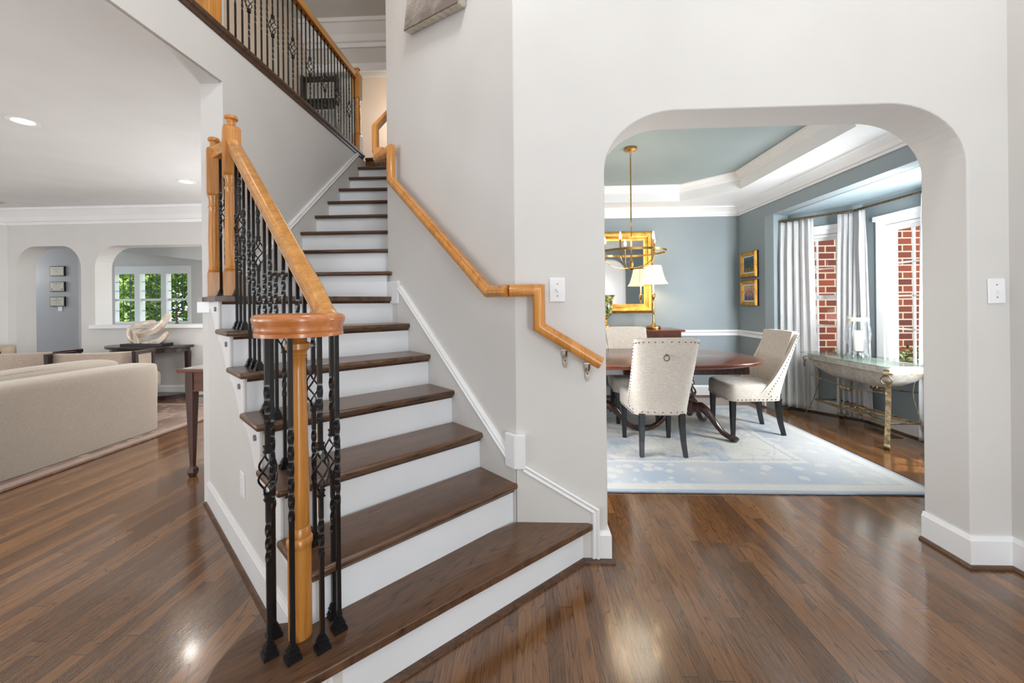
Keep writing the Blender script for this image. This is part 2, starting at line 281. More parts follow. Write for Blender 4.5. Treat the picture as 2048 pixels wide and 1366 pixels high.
# ------------------------------------------------------------------ mesh builder
class MB:
    def __init__(s, mtx=None): s.v = []; s.f = []; s.m = mtx or Matrix()
    def add(s, vs, fs, flip=False):
        n = len(s.v); s.v += [tuple(s.m @ Vector(p)) for p in vs]
        s.f += [tuple(n + i for i in (reversed(f) if flip else f)) for f in fs]
        return s
    def box(s, x0, x1, y0, y1, z0, z1):
        vs = [(x, y, z) for z in (z0, z1) for y in (y0, y1) for x in (x0, x1)]
        return s.add(vs, [(0, 2, 3, 1), (4, 5, 7, 6), (0, 1, 5, 4), (2, 6, 7, 3), (0, 4, 6, 2), (1, 3, 7, 5)])
    def cbox(s, c, d): return s.box(c[0] - d[0] / 2, c[0] + d[0] / 2, c[1] - d[1] / 2, c[1] + d[1] / 2, c[2] - d[2] / 2, c[2] + d[2] / 2)
    def loft(s, rings, cap=True, closed=False):
        n = len(rings[0]); vs = [p for r in rings for p in r]; fs = []
        m = len(rings)
        for i in range(m if closed else m - 1):
            for j in range(n):
                a = i * n + j; b = i * n + (j + 1) % n; i2 = (i + 1) % m
                fs.append((a, b, i2 * n + (j + 1) % n, i2 * n + j))
        if cap and not closed: fs += [tuple(reversed(range(n))), tuple((m - 1) * n + j for j in range(n))]
        return s.add(vs, fs)
    def prism(s, poly, z0, z1):
        A = sum(poly[i][0] * poly[(i + 1) % len(poly)][1] - poly[(i + 1) % len(poly)][0] * poly[i][1] for i in range(len(poly)))
        if A < 0: poly = poly[::-1]
        return s.loft([[(x, y, z0) for x, y in poly], [(x, y, z1) for x, y in poly]])
    def slab(s, o, du, dv, dn, poly, thick):  # poly in plane (du,dv) extruded by dn*thick
        o, du, dv, dn = map(Vector, (o, du, dv, dn))
        A = sum(poly[i][0] * poly[(i + 1) % len(poly)][1] - poly[(i + 1) % len(poly)][0] * poly[i][1] for i in range(len(poly)))
        if (A < 0) != (du.cross(dv).dot(dn) * thick < 0): poly = poly[::-1]
        r0 = [tuple(o + du * a + dv * b) for a, b in poly]; r1 = [tuple(o + du * a + dv * b + dn * thick) for a, b in poly]
        return s.loft([r0, r1])
    def lathe(s, prof, c=(0, 0, 0), seg=20, cap=True, sx=1, sy=1, ph=0):
        return s.loft([[(c[0] + sx * r * math.cos(ph + 2 * PI * k / seg), c[1] + sy * r * math.sin(ph + 2 * PI * k / seg), c[2] + z) for k in range(seg)] for r, z in prof], cap)
    def tube(s, path, r, seg=8, closed=False):
        path = [Vector(p) for p in path]; n = len(path); rings = []; prev = None
        for i, p in enumerate(path):
            t = (path[(i + 1) % n] - path[i - 1]) if closed or 0 < i < n - 1 else (path[1] - path[0] if i == 0 else path[-1] - path[-2])
            t.normalize()
            if prev is None: a = t.orthogonal().normalized()
            else: a = (prev - t * prev.dot(t)); a = a.normalized() if a.length > 1e-5 else t.orthogonal().normalized()
            prev = a; b = t.cross(a); rr = r[i] if isinstance(r, (list, tuple)) else r
            rings.append([tuple(p + a * (rr * math.cos(2 * PI * k / seg)) + b * (rr * math.sin(2 * PI * k / seg))) for k in range(seg)])
        return s.loft(rings, True, closed)
    def sweep(s, prof, path, n, closed=False):
        """prof points (a,b): a sideways (n x t), b along n; mitred corners"""
        path = [Vector(p) for p in path]; n = Vector(n).normalized(); rings = []; N = len(path)
        for i, p in enumerate(path):
            t0 = (path[i] - path[i - 1]) if (i > 0 or closed) else path[1] - path[0]
            t1 = (path[(i + 1) % N] - path[i]) if (i < N - 1 or closed) else path[-1] - path[-2]
            a0 = n.cross(t0).normalized(); a1 = n.cross(t1).normalized(); a = (a0 + a1)
            a = a.normalized() if a.length > 1e-4 else a0
            k = 1 / max(.3, a.dot(a0))
            rings.append([tuple(p + a * (u * k) + n * v) for u, v in prof])
        return s.loft(rings, True, closed)
    def build(s, name, mat, parent=None, smooth=False, bevel=0, seg=2, ang=35, subsurf=0, world=False):
        me = bpy.data.meshes.new(name); me.from_pydata(s.v, [], s.f); me.update()
        bm = bmesh.new(); bm.from_mesh(me); bmesh.ops.recalc_face_normals(bm, faces=bm.faces); bm.to_mesh(me); bm.free()
        me.materials.append(mat)
        o = bpy.data.objects.new(name, me); COL.objects.link(o)
        if parent is not None: o.parent = parent
        if smooth:
            for p in me.polygons: p.use_smooth = True
            if smooth != 'all':
                me.set_sharp_from_angle(angle=math.radians(ang))
        if bevel:
            b = o.modifiers.new('bevel', 'BEVEL'); b.width = bevel; b.segments = seg; b.limit_method = 'ANGLE'; b.angle_limit = math.radians(30)
        if subsurf:
            b = o.modifiers.new('sub', 'SUBSURF'); b.levels = b.render_levels = subsurf
        return o

def tag(o, label, cat, group=None, kind=None):
    o['label'] = label; o['category'] = cat
    if group: o['group'] = group
    if kind: o['kind'] = kind
    return o
def struct(o): o['kind'] = 'structure'; return o
def empty(name, loc, rz=0):
    e = bpy.data.objects.new(name, None); COL.objects.link(e); e.location = loc; e.rotation_euler = (0, 0, rz); e.empty_display_size = .1; return e
def copy_tree(o, parent=None):
    c = o.copy(); COL.objects.link(c); c.parent = parent
    for ch in [x for x in bpy.data.objects if x.parent == o]: copy_tree(ch, c)
    return c
def arc(cx, cy, rx, ry, a0, a1, n): return [(cx + rx * math.cos(math.radians(a0 + (a1 - a0) * i / n)), cy + ry * math.sin(math.radians(a0 + (a1 - a0) * i / n))) for i in range(n + 1)]

R = .193                      # riser height
Z2 = 16 * R                   # upper floor 3.088
HC = 5.53                     # upper ceiling

# ------------------------------------------------------------------ setting: floors, walls, ceilings
struct(MB().box(-12.5, 6.5, -2.5, 9.2, -.1, 0).build('floor', M['floor']))
def outline_with_opening(x0, x1, ztop, openings):
    """wall outline in (x,z); each opening (a,b,top,rx,rz) reaches the floor"""
    p = [(x0, 0)]
    for a, b, top, rx, rz in openings:
        p += [(a, 0), (a, top - rz)]
        p += [(a + rx - rx * math.cos(math.radians(t)), top - rz + rz * math.sin(math.radians(t))) for t in range(8, 90, 8)] + [(a + rx, top)]
        p += [(b - rx, top)] + [(b - rx + rx * math.sin(math.radians(t)), top - rz + rz * math.cos(math.radians(t))) for t in range(8, 90, 8)]
        p += [(b, top - rz), (b, 0)]
    return p + [(x1, 0), (x1, ztop), (x0, ztop)]
AX0, AX1, YA, TA = .383, 2.115, 2.01, .225
# arch wall between foyer and dining room
p = outline_with_opening(-.07, 3.1, HC, [(AX0, AX1, 2.242, .36, .30)])
struct(MB().slab((0, YA, 0), (1, 0, 0), (0, 0, 1), (0, 1, 0), p, TA).build('wall_front', M['wall'], bevel=.006))
# its dining-room face carries the dining colour
struct(MB().slab((0, YA + TA, 0), (1, 0, 0), (0, 0, 1), (0, 1, 0), outline_with_opening(.16, 3.0, 2.75, [(AX0 - .014, AX1 + .014, 2.256, .36, .30)]), .012).build('wall_dining_front', M['blue']))
# diagonal stair wall
s2 = math.sqrt(.5)
struct(MB().prism([(-.07, YA), (-1.08, 3.02), (-1.08, 3.17), (.06, YA + .02)], 0, HC).build('wall_stair_diagonal', M['wall']))
struct(MB().box(-1.08, -.96, 3.1, 5.6, 0, HC).build('wall_stair_right', M['wall']))
# wall beside the upper flight, with header over the family-room opening
struct(MB().slab((-1.98, 0, 0), (0, 1, 0), (0, 0, 1), (-1, 0, 0), [(-2.5, 2.755), (2.51, 2.755), (2.51, 0), (5.6, 0), (5.6, 3.04), (-2.5, 3.04)], .15).build('wall_stair_left', M['wall']))
struct(MB().box(2.304, 2.42, -2.5, YA, 0, HC).build('wall_foyer_right', M['wall']))
# foyer front wall behind the camera with door, tall window and added light opening
m = MB(); m.box(-2.2, -.7, -2.55, -2.42, 0, HC); m.box(1.3, 1.5, -2.55, -2.42, 0, HC); m.box(2.05, 2.42, -2.55, -2.42, 0, HC); m.box(1.5, 2.05, -2.55, -2.42, 2.1, HC); m.box(-.7, 1.3, -2.55, -2.42, 4.2, HC); m.box(-.7, 1.3, -2.55, -2.42, 2.1, 2.7); m.box(-.7, -.15, -2.55, -2.42, 0, 2.1); m.box(.8, 1.3, -2.55, -2.42, 0, 2.1)
struct(m.build('wall_foyer_front', M['wall']))
d0 = struct(MB().box(-.15, .8, -2.52, -2.47, 0, 2.1).build('door_2', M['white']))
struct(MB().box(-2.3, 2.42, -2.56, -2.5, HC, HC + .1).build('trim_9', M['white']))
struct(MB().box(-9, 3.1, -2.6, 9, HC, HC + .1).build('ceiling_upper', M['ceil']))
struct(MB().box(-10.5, -2.0, -2.5, 5.6, 2.745, 2.8).build('ceiling_family_room', M['ceil']))
struct(MB().box(-10.5, -2.0, -2.5, 7.6, 2.95, Z2 - .03).build('floor_upper', M['floor']))
struct(MB().box(-1.98, -1.0, 4.79, 7.6, 2.9, Z2).build('floor_landing', M['floor']))
# dining room shell
XR, YB, XL = 2.866, 5.55, -.95
struct(MB().box(XL, XR + .15, YB, YB + .12, 0, 2.8).build('wall_dining_back', M['blue']))
struct(MB().prism([(XL, YB), (XL, 3.3), (.14, 2.21), (.10, 2.21), (XL - .01, 3.26), (XL - .01, YB)], 0, 2.6).build('wall_dining_left', M['blue']))
HB = 2.315
BAY = [(XR, 4.96), (3.08, 5.03), (3.58, 4.42), (3.60, 3.46), (3.08, 2.86), (XR, 2.86)]
m = MB(); m.box(XR, XR + .15, BAY[0][1], YB, 0, 2.8); m.box(XR, XR + .15, YA + TA, 2.86, 0, 2.8); m.box(XR, XR + .15, 2.86, BAY[0][1], HB, 2.8)
struct(m.build('wall_dining_right', M['blue']))
struct(MB().prism([(XR + .14, BAY[0][1] + .1), (3.25, 5.2), (3.85, 4.5), (3.85, 3.4), (3.25, 2.7), (XR + .14, 2.7)], HB, HB + .12).build('ceiling_bay', M['bayceil']))

def facet(i, wa, wb, z0, z1, name, wname, cols, rows, meet=False, pad=.085):
    """bay facet from BAY[i] to BAY[i+1] with a window between fractions wa..wb"""
    a, b = Vector(BAY[i]), Vector(BAY[i + 1]); L = (b - a).length; d = (b - a) / L; n = Vector((-d.y, d.x))
    if n.x < 0: n = -n      # outward
    o = (a.x, a.y, 0); du = (d.x, d.y, 0); dv = (0, 0, 1); dn = (n.x, n.y, 0)
    m = MB()
    if wa is None:
        m.slab(o, du, dv, dn, [(0, 0), (L, 0), (L, HB), (0, HB)], .12); return struct(m.build(name, M['blue']))
    A, B = wa * L, wb * L
    for q in ([(0, 0), (A, 0), (A, HB), (0, HB)], [(B, 0), (L, 0), (L, HB), (B, HB)], [(A, 0), (B, 0), (B, z0), (A, z0)], [(A, z1), (B, z1), (B, HB), (A, HB)]): m.slab(o, du, dv, dn, q, .12)
    struct(m.build(name, M['blue']))
    # window: casing, frame, sashes, muntins, glass
    c = MB()
    def fr(x0, x1, y0, y1, w_, off, th):
        oo = Vector(o) + Vector(dn) * off
        for q in ([(x0, y0), (x1, y0), (x1, y0 + w_), (x0, y0 + w_)], [(x0, y1 - w_), (x1, y1 - w_), (x1, y1), (x0, y1)], [(x0, y0 + w_), (x0 + w_, y0 + w_), (x0 + w_, y1 - w_), (x0, y1 - w_)], [(x1 - w_, y0 + w_), (x1, y0 + w_), (x1, y1 - w_), (x1 - w_, y1 - w_)]):
            c.slab(oo, du, dv, dn, q, th)
    ci = max(.002, min(A - .02, pad)); cj = max(.002, min(L - B - .02, pad))
    fr(A - ci, B + cj, z0 - .07, z1 + .09, .001 + min(ci, cj), -.022, .022)
    c.slab(Vector(o) - Vector(dn) * .045, du, dv, dn, [(A - ci - .01, z1 + .05), (B + cj + .01, z1 + .05), (B + cj + .01, z1 + .1), (A - ci - .01, z1 + .1)], .045)
    c.slab(Vector(o) - Vector(dn) * .05, du, dv, dn, [(A - ci - .02, z0 - .025), (B + cj + .02, z0 - .025), (B + cj + .02, z0), (A - ci - .02, z0)], .06)
    fr(A, B, z0, z1, .03, 0, .1)
    win = struct(c.build(wname, M['white'], bevel=.003))
    c = MB()
    X0, X1, Y0, Y1 = A + .03, B - .03, z0 + .03, z1 - .03
    fr(X0, X1, Y0, Y1, .03, .04, .03)
    x0, x1, y0, y1 = X0 + .03, X1 - .03, Y0 + .03, Y1 - .03; oo = Vector(o) + Vector(dn) * .045
    for k in range(1, cols): xx = x0 + (x1 - x0) * k / cols; c.slab(oo, du, dv, dn, [(xx - .008, y0), (xx + .008, y0), (xx + .008, y1), (xx - .008, y1)], .02)
    for k in range(1, rows):
        yy = y0 + (y1 - y0) * k / rows; h = .022 if meet and k * 2 == rows else .008
        c.slab(oo, du, dv, dn, [(x0, yy - h), (x1, yy - h), (x1, yy + h), (x0, yy + h)], .02)
    c.build('window_sash', M['white'], win)
    g = MB(); g.slab(Vector(o) + Vector(dn) * .055, du, dv, dn, [(x0, y0), (x1, y0), (x1, y1), (x0, y1)], .004); g.build('glass', M['pane'], win)
facet(0, None, None, 0, 0, 'wall_bay_return', '', 0, 0)
facet(1, .17, .77, .62, 2.04, 'wall_bay_left', 'window_1', 2, 4, True)
facet(2, .27, .76, .62, 2.04, 'wall_bay_middle', 'window_2', 2, 4)
facet(3, .2, .8, .62, 2.04, 'wall_bay_right', 'window_3', 2, 4, True)
facet(4, None, None, 0, 0, 'wall_bay_near_return', '', 0, 0)
# tray ceiling
TX0, TX1, TY0, TY1, TC = XL + .43, 2.43, 2.55, 5.16, .5
oct_ = [(TX0 + TC, TY0), (TX1 - TC, TY0), (TX1, TY0 + TC), (TX1, TY1 - TC), (TX1 - TC, TY1), (TX0 + TC, TY1), (TX0, TY1 - TC), (TX0, TY0 + TC)]
ZS, ZT = 2.575, 2.77
m = MB(); outer = [(.13, 2.2), (XR + .05, 2.2), (XR + .05, 3.05), (XR + .05, 4.66), (XR + .05, YB + .02), (XL, YB + .02), (XL, 4.66), (XL, 3.3)]
vs = [(x, y, z) for z in (ZS, ZT + .05) for x, y in outer + oct_]
m.add(vs, [(i, (i + 1) % 8, 8 + (i + 1) % 8, 8 + i) for i in range(8)] + [(16 + i, 24 + i, 24 + (i + 1) % 8, 16 + (i + 1) % 8) for i in range(8)] + [(8 + i, 8 + (i + 1) % 8, 24 + (i + 1) % 8, 24 + i) for i in range(8)])
struct(m.build('ceiling_dining_soffit', M['white']))
struct(MB().prism(oct_, ZT, ZT + .04).build('ceiling_dining_tray', M['tray']))
CROWN = [(0, 0), (0, -.115), (.012, -.115), (.018, -.095), (.03, -.09), (.045, -.06), (.075, -.03), (.085, -.02), (.095, -.018), (.1, 0)]
def crown(name, path, z, k=1, closed=False, mt='white'):
    """path runs with the room on its left"""
    o = MB().sweep([(a * k, b * k) for a, b in CROWN], [(x, y, z) for x, y in path], (0, 0, 1), closed).build(name, M[mt]); return struct(o)
crown('trim_1', [(TX0 + TC, TY0), (TX1 - TC, TY0), (TX1, TY0 + TC), (TX1, TY1 - TC), (TX1 - TC, TY1), (TX0 + TC, TY1), (TX0, TY1 - TC), (TX0, TY0 + TC)], ZT, .72, True)
crown('trim_2', [(.14, YA + TA + .012), (XR, YA + TA + .012), (XR, YB), (XL, YB), (XL, 3.3)], ZS, 1.05)
CHAIR = [(0, 0), (0, .085), (.014, .085), (.022, .078), (.03, .062), (.016, .045), (.016, .03), (.024, .012), (.012, 0)]
struct(MB().sweep(CHAIR, [(XR, 4.97, .822), (XR, YB, .822), (XL, YB, .822)], (0, 0, 1)).build('trim_3', M['white']))
BASE = [(0, 0), (0, .135), (.008, .135), (.014, .118), (.016, .115), (.016, .02), (.016, 0)]
SHOE = [(.014, 0), (.014, .018), (.024, .016), (.032, .006), (.033, 0)]
def baseboard(name, path, shoe=True, z=0, h=1):
    o = struct(MB().sweep([(a, b * h) for a, b in BASE], [(x, y, z + .016) for x, y in path], (0, 0, 1)).build(name, M['white']))
    if shoe:
        s_ = MB().sweep(SHOE, [(x, y, z + .0005) for x, y in path], (0, 0, 1)).build('shoe_molding', M['tread'], o)
baseboard('baseboard_dining_back', [(XR, 4.96), (XR, YB), (XL, YB)])
baseboard('baseboard_bay', [BAY[5], BAY[4], BAY[3], BAY[2], BAY[1], BAY[0]])
baseboard('baseboard_foyer_right', [(2.304, -2.4), (2.304, YA), (AX1, YA), (AX1, YA + TA)])
baseboard('baseboard_arch_left', [(AX0, YA + TA), (AX0, YA), (.338, YA)])

# ------------------------------------------------------------------ family room shell, seen through the opening
YF = 5.6
p = outline_with_opening(-9.5, -2.13, 2.8, [(-7.62, -6.606, 2.215, .33, .33)])
# right pass-through with sill: cut as part of one outline
def rr(a, b, z0, z1, r):
    return [(a, z0), (b, z0)] + [(b - r + r * math.cos(math.radians(t)), z1 - r + r * math.sin(math.radians(t))) for t in range(0, 91, 9)] + [(a + r + r * math.cos(math.radians(t)), z1 - r + r * math.sin(math.radians(t))) for t in range(90, 181, 9)]
def wall_pieces(m, o, du, dn, x0, x1, top, hole, th):
    """wall with one closed hole, split in two outlines above/below"""
    a, b, z0, z1, r = hole
    m.slab(o, du, (0, 0, 1), dn, [(x0, 0), (x1, 0), (x1, z0), (x0, z0)], th)
    up = [(x0, z0), (a, z0), (a, z1 - r)] + [(a + r - r * math.cos(math.radians(t)), z1 - r + r * math.sin(math.radians(t))) for t in range(9, 91, 9)] + [(b - r + r * math.sin(math.radians(t)), z1 - r + r * math.cos(math.radians(t))) for t in range(0, 90, 9)] + [(b, z1 - r), (b, z0), (x1, z0), (x1, top), (x0, top)]
    m.slab(o, du, (0, 0, 1), dn, up, th)
m = MB()
m.slab((0, YF, 0), (1, 0, 0), (0, 0, 1), (0, 1, 0), outline_with_opening(-7.76, -6.5, 2.8, [(-7.62, -6.606, 2.212, .30, .33)]), .24)
wall_pieces(m, (0, YF, 0), (1, 0, 0), (0, 1, 0), -6.5, -2.13, 2.8, (-6.39, -3.6, 1.03, 2.205, .33), .24)
struct(m.build('wall_family_back', M['wall']))
struct(MB().box(-6.44, -3.55, YF - .05, YF + .27, .985, 1.036).build('trim_4', M['white'], bevel=.006))
struct(MB().prism([(-7.75, YF), (-9.8, 3.55), (-9.9, 3.65), (-7.85, YF + .1)], 0, 2.8).build('wall_family_left', M['wall']))
m = MB(); m.box(-10.4, -10.3, -2.5, 4, 0, 2.8); m.box(-10.4, -7.4, -2.55, -2.42, 0, 2.8); m.box(-3.8, -1.98, -2.55, -2.42, 0, 2.8); m.box(-7.4, -3.8, -2.55, -2.42, 0, .5); m.box(-7.4, -3.8, -2.55, -2.42, 2.45, 2.8)
struct(m.build('wall_family_front', M['wall']))
crown('trim_5', [(-2.13, YF), (-7.75, YF), (-9.8, 3.55)], 2.745, 1.9)
struct(MB().sweep(BASE, [(-2.13, YF, 0.016), (-6.606, YF, 0.016)], (0, 0, 1)).build('baseboard_family_back', M['white']))
# hallway behind the small arch, kitchen behind the wide one
struct(MB().box(-9.6, -7.3, 6.62, 6.7, 0, 2.8).build('wall_hall_grey', M['grey_hall']))
struct(MB().box(-7.36, -7.28, 6.2, 6.7, 0, 2.8).build('wall_hall_return', M['grey_hall']))
struct(MB().box(-12.4, -2.0, 5.83, 8.7, 2.75, 2.85).build('ceiling_kitchen', M['ceil']))
struct(MB().slab((0, 7.9, 0), (1, 0, 0), (0, 0, 1), (0, 1, 0), [(-9.0, 2.76), (-9.0, 2.52), (-4.2, 1.95), (-4.2, 2.76)], .5).build('ceiling_slope', M['ceil']))
m = MB(); KY = 8.5
KX = (-9.30, -7.47); KZ = (.93, 2.14)
m.box(-12.4, KX[0], KY, KY + .14, 0, 2.8); m.box(KX[1], -2, KY, KY + .14, 0, 2.8); m.box(KX[0], KX[1], KY, KY + .14, 0, KZ[0]); m.box(KX[0], KX[1], KY, KY + .14, KZ[1], 2.8)
struct(m.build('wall_kitchen_back', M['wall']))
for i in range(3):
    wd = (KX[1] - KX[0]) / 3; x0 = KX[0] + wd * i; x1 = x0 + wd; c = MB()
    c.box(x0, x0 + .06, KY - .03, KY + .1, KZ[0], KZ[1]); c.box(x1 - .06, x1, KY - .03, KY + .1, KZ[0], KZ[1]); c.box(x0 + .06, x1 - .06, KY - .03, KY + .1, KZ[1] - .1, KZ[1]); c.box(x0, x1, KY - .035, KY + .1, KZ[1], KZ[1] + .07); c.box(x0 + .06, x1 - .06, KY - .03, KY + .1, KZ[0], KZ[0] + .05)
    w_ = struct(c.build('window_%d' % (4 + i), M['white'])); c = MB(); zm = KZ[0] + (KZ[1] - KZ[0]) * .44
    c.box(x0 + .06, x1 - .06, KY + .02, KY + .06, zm - .025, zm + .025)
    c.build('window_sash', M['white'], w_); c = MB()
    for k in (1, 2): xx = x0 + .06 + (wd - .12) * k / 3; c.box(xx - .006, xx + .006, KY + .03, KY + .045, KZ[0] + .05, KZ[1] - .1)
    for zz in (KZ[0] + .29, zm + .2, zm + .4): c.box(x0 + .06, x1 - .06, KY + .03, KY + .045, zz - .005, zz + .005)
    c.build('muntin', M['iron'], w_); MB().box(x0 + .06, x1 - .06, KY + .05, KY + .054, KZ[0] + .05, KZ[1] - .1).build('glass', M['pane'], w_)

# ------------------------------------------------------------------ upstairs hall
m = MB(); m.box(-3.5, -3.4, -2.5, 6.2, Z2, HC)
struct(m.build('wall_upper_left', M['peach']))
struct(MB().box(-5.2, -1.0, 7.3, 7.4, Z2, HC).build('wall_upper_far', M['peach']))
struct(MB().box(-3.5, -1.08, 6.0, 6.12, 4.86, HC).build('wall_upper_header', M['wall']))
crown('trim_6', [(-1.1, 6.0), (-3.4, 6.0)], HC, 2.6)
struct(MB().box(-3.4, -1.1, 5.96, 6.0, 4.86, 4.98).build('trim_7', M['white']))
baseboard('baseboard_upper_left', [(-3.4, -2.4), (-3.4, 6.2)][::-1], False, Z2)
baseboard('baseboard_upper_back', [(-1.1, 7.3), (-3.4, 7.3)], False, Z2)
# panelled door on the upper hall's left wall
d = MB(); d.box(-3.4, -3.37, 3.30, 3.39, Z2, 5.2); d.box(-3.4, -3.37, 4.21, 4.3, Z2, 5.2); d.box(-3.4, -3.37, 3.30, 4.3, 5.11, 5.2)
dr = struct(d.build('door_1', M['white'])); MB().box(-3.4, -3.385, 3.39, 4.21, Z2, 5.11).build('door_panel', M['peach'], dr)
d = MB()
for z in (3.35, 4.15, 4.9): d.cbox((-3.38, 4.215, z), (.012, .02, .09))
d.build('hinge', M['brass'], dr)
# dark wood edge of the gallery floor
c = MB().sweep([(.0, 0), (-.03, 0), (-.034, -.012), (-.03, -.028), (-.016, -.034), (-.012, -.055), (0, -.06)], [(-1.98, -2.5, Z2 + .008), (-1.98, 4.70, Z2 + .008)], (0, 0, 1))
c.box(-2.12, -1.98, -2.5, 4.70, Z2 - .04, Z2 + .008); struct(c.build('trim_8', M['tread']))

# ------------------------------------------------------------------ staircase
V2 = lambda p: Vector((p[0], p[1]))
Lk = {k: (-.756 - .2126 * (14 - k), 1.291 + .1882 * (14 - k)) for k in range(9, 15)}
Rk = {k: (-.060 - .191 * (14 - k), 2.000 + .191 * (14 - k)) for k in range(9, 15)}
Rk[9] = (-1.012, 2.952)
SD = Vector((-.749, .663)); SN = Vector((.663, .749))          # along the open side (going up), and inward
def off(p, a, b=0): q = Vector(p) + SD * a + SN * b; return (q.x, q.y)
stair = empty('staircase', (-.4, 1.7, 0)); SO = Vector((-.4, 1.7, 0))
tag(stair, 'turning staircase with dark oak treads and white risers between the two archways', 'staircase')
def sp(mb): mb.m = Matrix.Translation(-SO); return mb
def tread(poly, ztop, k, th=.03):
    o = MB(Matrix.Translation(-SO)).prism(poly, ztop - th, ztop).build('tread', M['tread45'] if k > 8 else M['tread'], stair, bevel=.011, seg=3, smooth=True)
    return o
def body(poly, z0, z1): return MB(Matrix.Translation(-SO)).prism(poly, z0, z1).build('riser', M['riser'], stair)
D45 = Vector((-s2, s2))
def inset(p, a=.03, b=0): return (p[0] + a * -s2 + b * s2, p[1] + a * s2 + b * s2)
# bullnose starting step
arcp = [(-.665, 1.128), (-.78, 1.045), (-.87, 1.03), (-.935, 1.09), (-.968, 1.18), (-.958, 1.27), (-.91, 1.325), (-.84, 1.345)]
def smooth_poly(pts, n=4):
    out = []
    for i in range(len(pts) - 1):
        p0 = pts[max(0, i - 1)]; p1 = pts[i]; p2 = pts[i + 1]; p3 = pts[min(len(pts) - 1, i + 2)]
        for k in range(n):
            t_ = k / n
            out.append(tuple(.5 * ((2 * p1[c]) + (-p0[c] + p2[c]) * t_ + (2 * p0[c] - 5 * p1[c] + 4 * p2[c] - p3[c]) * t_ ** 2 + (-p0[c] + 3 * p1[c] - 3 * p2[c] + p3[c]) * t_ ** 3) for c in range(len(p1))))
    return out + [pts[-1]]
sa = smooth_poly(arcp, 4)
L14 = Lk[14]; R14 = Rk[14]
foot = [(.305, 1.985), (-.302, 1.455)] + sa + [off(L14, .12, .05), (-.45, 1.75), (-.062, 2.0), (-.06, 2.005), (.27, 2.005)]
tread(foot, R, 15)
cen = Vector((-.3, 1.5))
def shrink(poly, d):
    out = []; n = len(poly)
    A = sum(poly[i][0] * poly[(i + 1) % n][1] - poly[(i + 1) % n][0] * poly[i][1] for i in range(n)); sg = 1 if A > 0 else -1
    for i in range(n):
        a, b, c = Vector(poly[i - 1]), Vector(poly[i]), Vector(poly[(i + 1) % n])
        e0 = (b - a).normalized(); e1 = (c - b).normalized(); n0 = Vector((-e0.y, e0.x)) * sg; n1 = Vector((-e1.y, e1.x)) * sg
        nn = n0 + n1; nn = nn.normalized() if nn.length > 1e-3 else n0
        out.append(tuple(b + nn * d / max(.5, nn.dot(n0))))
    return out
fr_ = [(.305, 1.985), (-.302, 1.455)] + sa
rb = shrink(fr_ + [(-.45, 1.75), (.2, 2.0)], .032)[:len(fr_)]
rb[0] = (.262, 2.0)
body(rb + [off(L14, .12, .06), (-.5, 1.7), (-.06, 2.0)], 0, R - .03)
# brown shoe around the starting step
MB(Matrix.Translation(-SO)).sweep([(-.004, 0), (-.004, .02), (.010, .018), (.018, 0)], [(x, y, .0005) for x, y in [(.34, 1.994)] + rb], (0, 0, 1)).build('shoe_molding', M['tread'], stair, smooth=True)
def cove(pts, z): MB(Matrix.Translation(-SO)).sweep([(-.002, 0), (-.002, -.02), (.005, -.018), (.014, -.004), (.014, 0)], [(x, y, z) for x, y in pts], (0, 0, 1)).build('cove_molding', M['tread'], stair)
for k in range(14, 8, -1):
    z = (16 - k) * R; L, Rr = Lk[k], Rk[k]
    if k > 9: Lb, Rb = off(Lk[k - 1], .02), inset(Rk[k - 1], .03)
    else: Lb, Rb = off(L, .42), (-1.06, 3.0)
    nd = (Vector(Rr) - Vector(L)).normalized(); nn = Vector((-nd.y, nd.x))
    if k > 9:
        tread([L, Rr, Rb, Lb], z, k)
        Li = off(Vector(L) + nn * .03, 0, .034); Ri = Vector(Rr) + nn * .03; Li2 = off(Vector(Lk[k - 1]) + nn * .05, 0, .034); Ri2 = Vector(Rk[k - 1]) + nn * .05
        body([tuple(Li), tuple(Ri), tuple(Ri2), tuple(Li2)], 0, z - .03)
    else:
        tread([L, Rr, (-1.05, 2.985), (-1.08, 3.02), (-1.98, 3.02), (-1.98, 2.508), (-2.165, 2.508), Lb], z, k)
        Li = off(Vector(L) + nn * .03, 0, .034); Ri = Vector(Rr) + nn * .03
        body([tuple(Li), tuple(Ri), (-1.05, 2.985), (-1.08, 3.02), (-1.98, 3.02), (-1.98, 2.51), off(L, .33, .034)], 0, z - .03)
        Ri = tuple(Ri)
    cove([tuple(Li), tuple(Ri)][::-1], z - .03)
y8 = 2.955
NY = [4.763 - .235 * k for k in range(8)] + [y8]
for k in range(8, -1, -1):
    z = (16 - k) * R; y = NY[k]; yb = NY[k - 1] + .03 if k else 4.8; xr = -1.08 if k < 8 else -1.035
    poly = [(-1.98, y), (xr, y), (-1.08, max(yb, y + .05)), (-1.98, yb)] if k == 8 else [(-1.98, y), (-1.08, y), (-1.08, yb), (-1.98, yb)]
    tread(poly, z, k); body([(-1.98, y + .03), (-1.08, y + .03), (-1.08, yb), (-1.98, yb)], z - .25 if k else z - .25, z - .03)
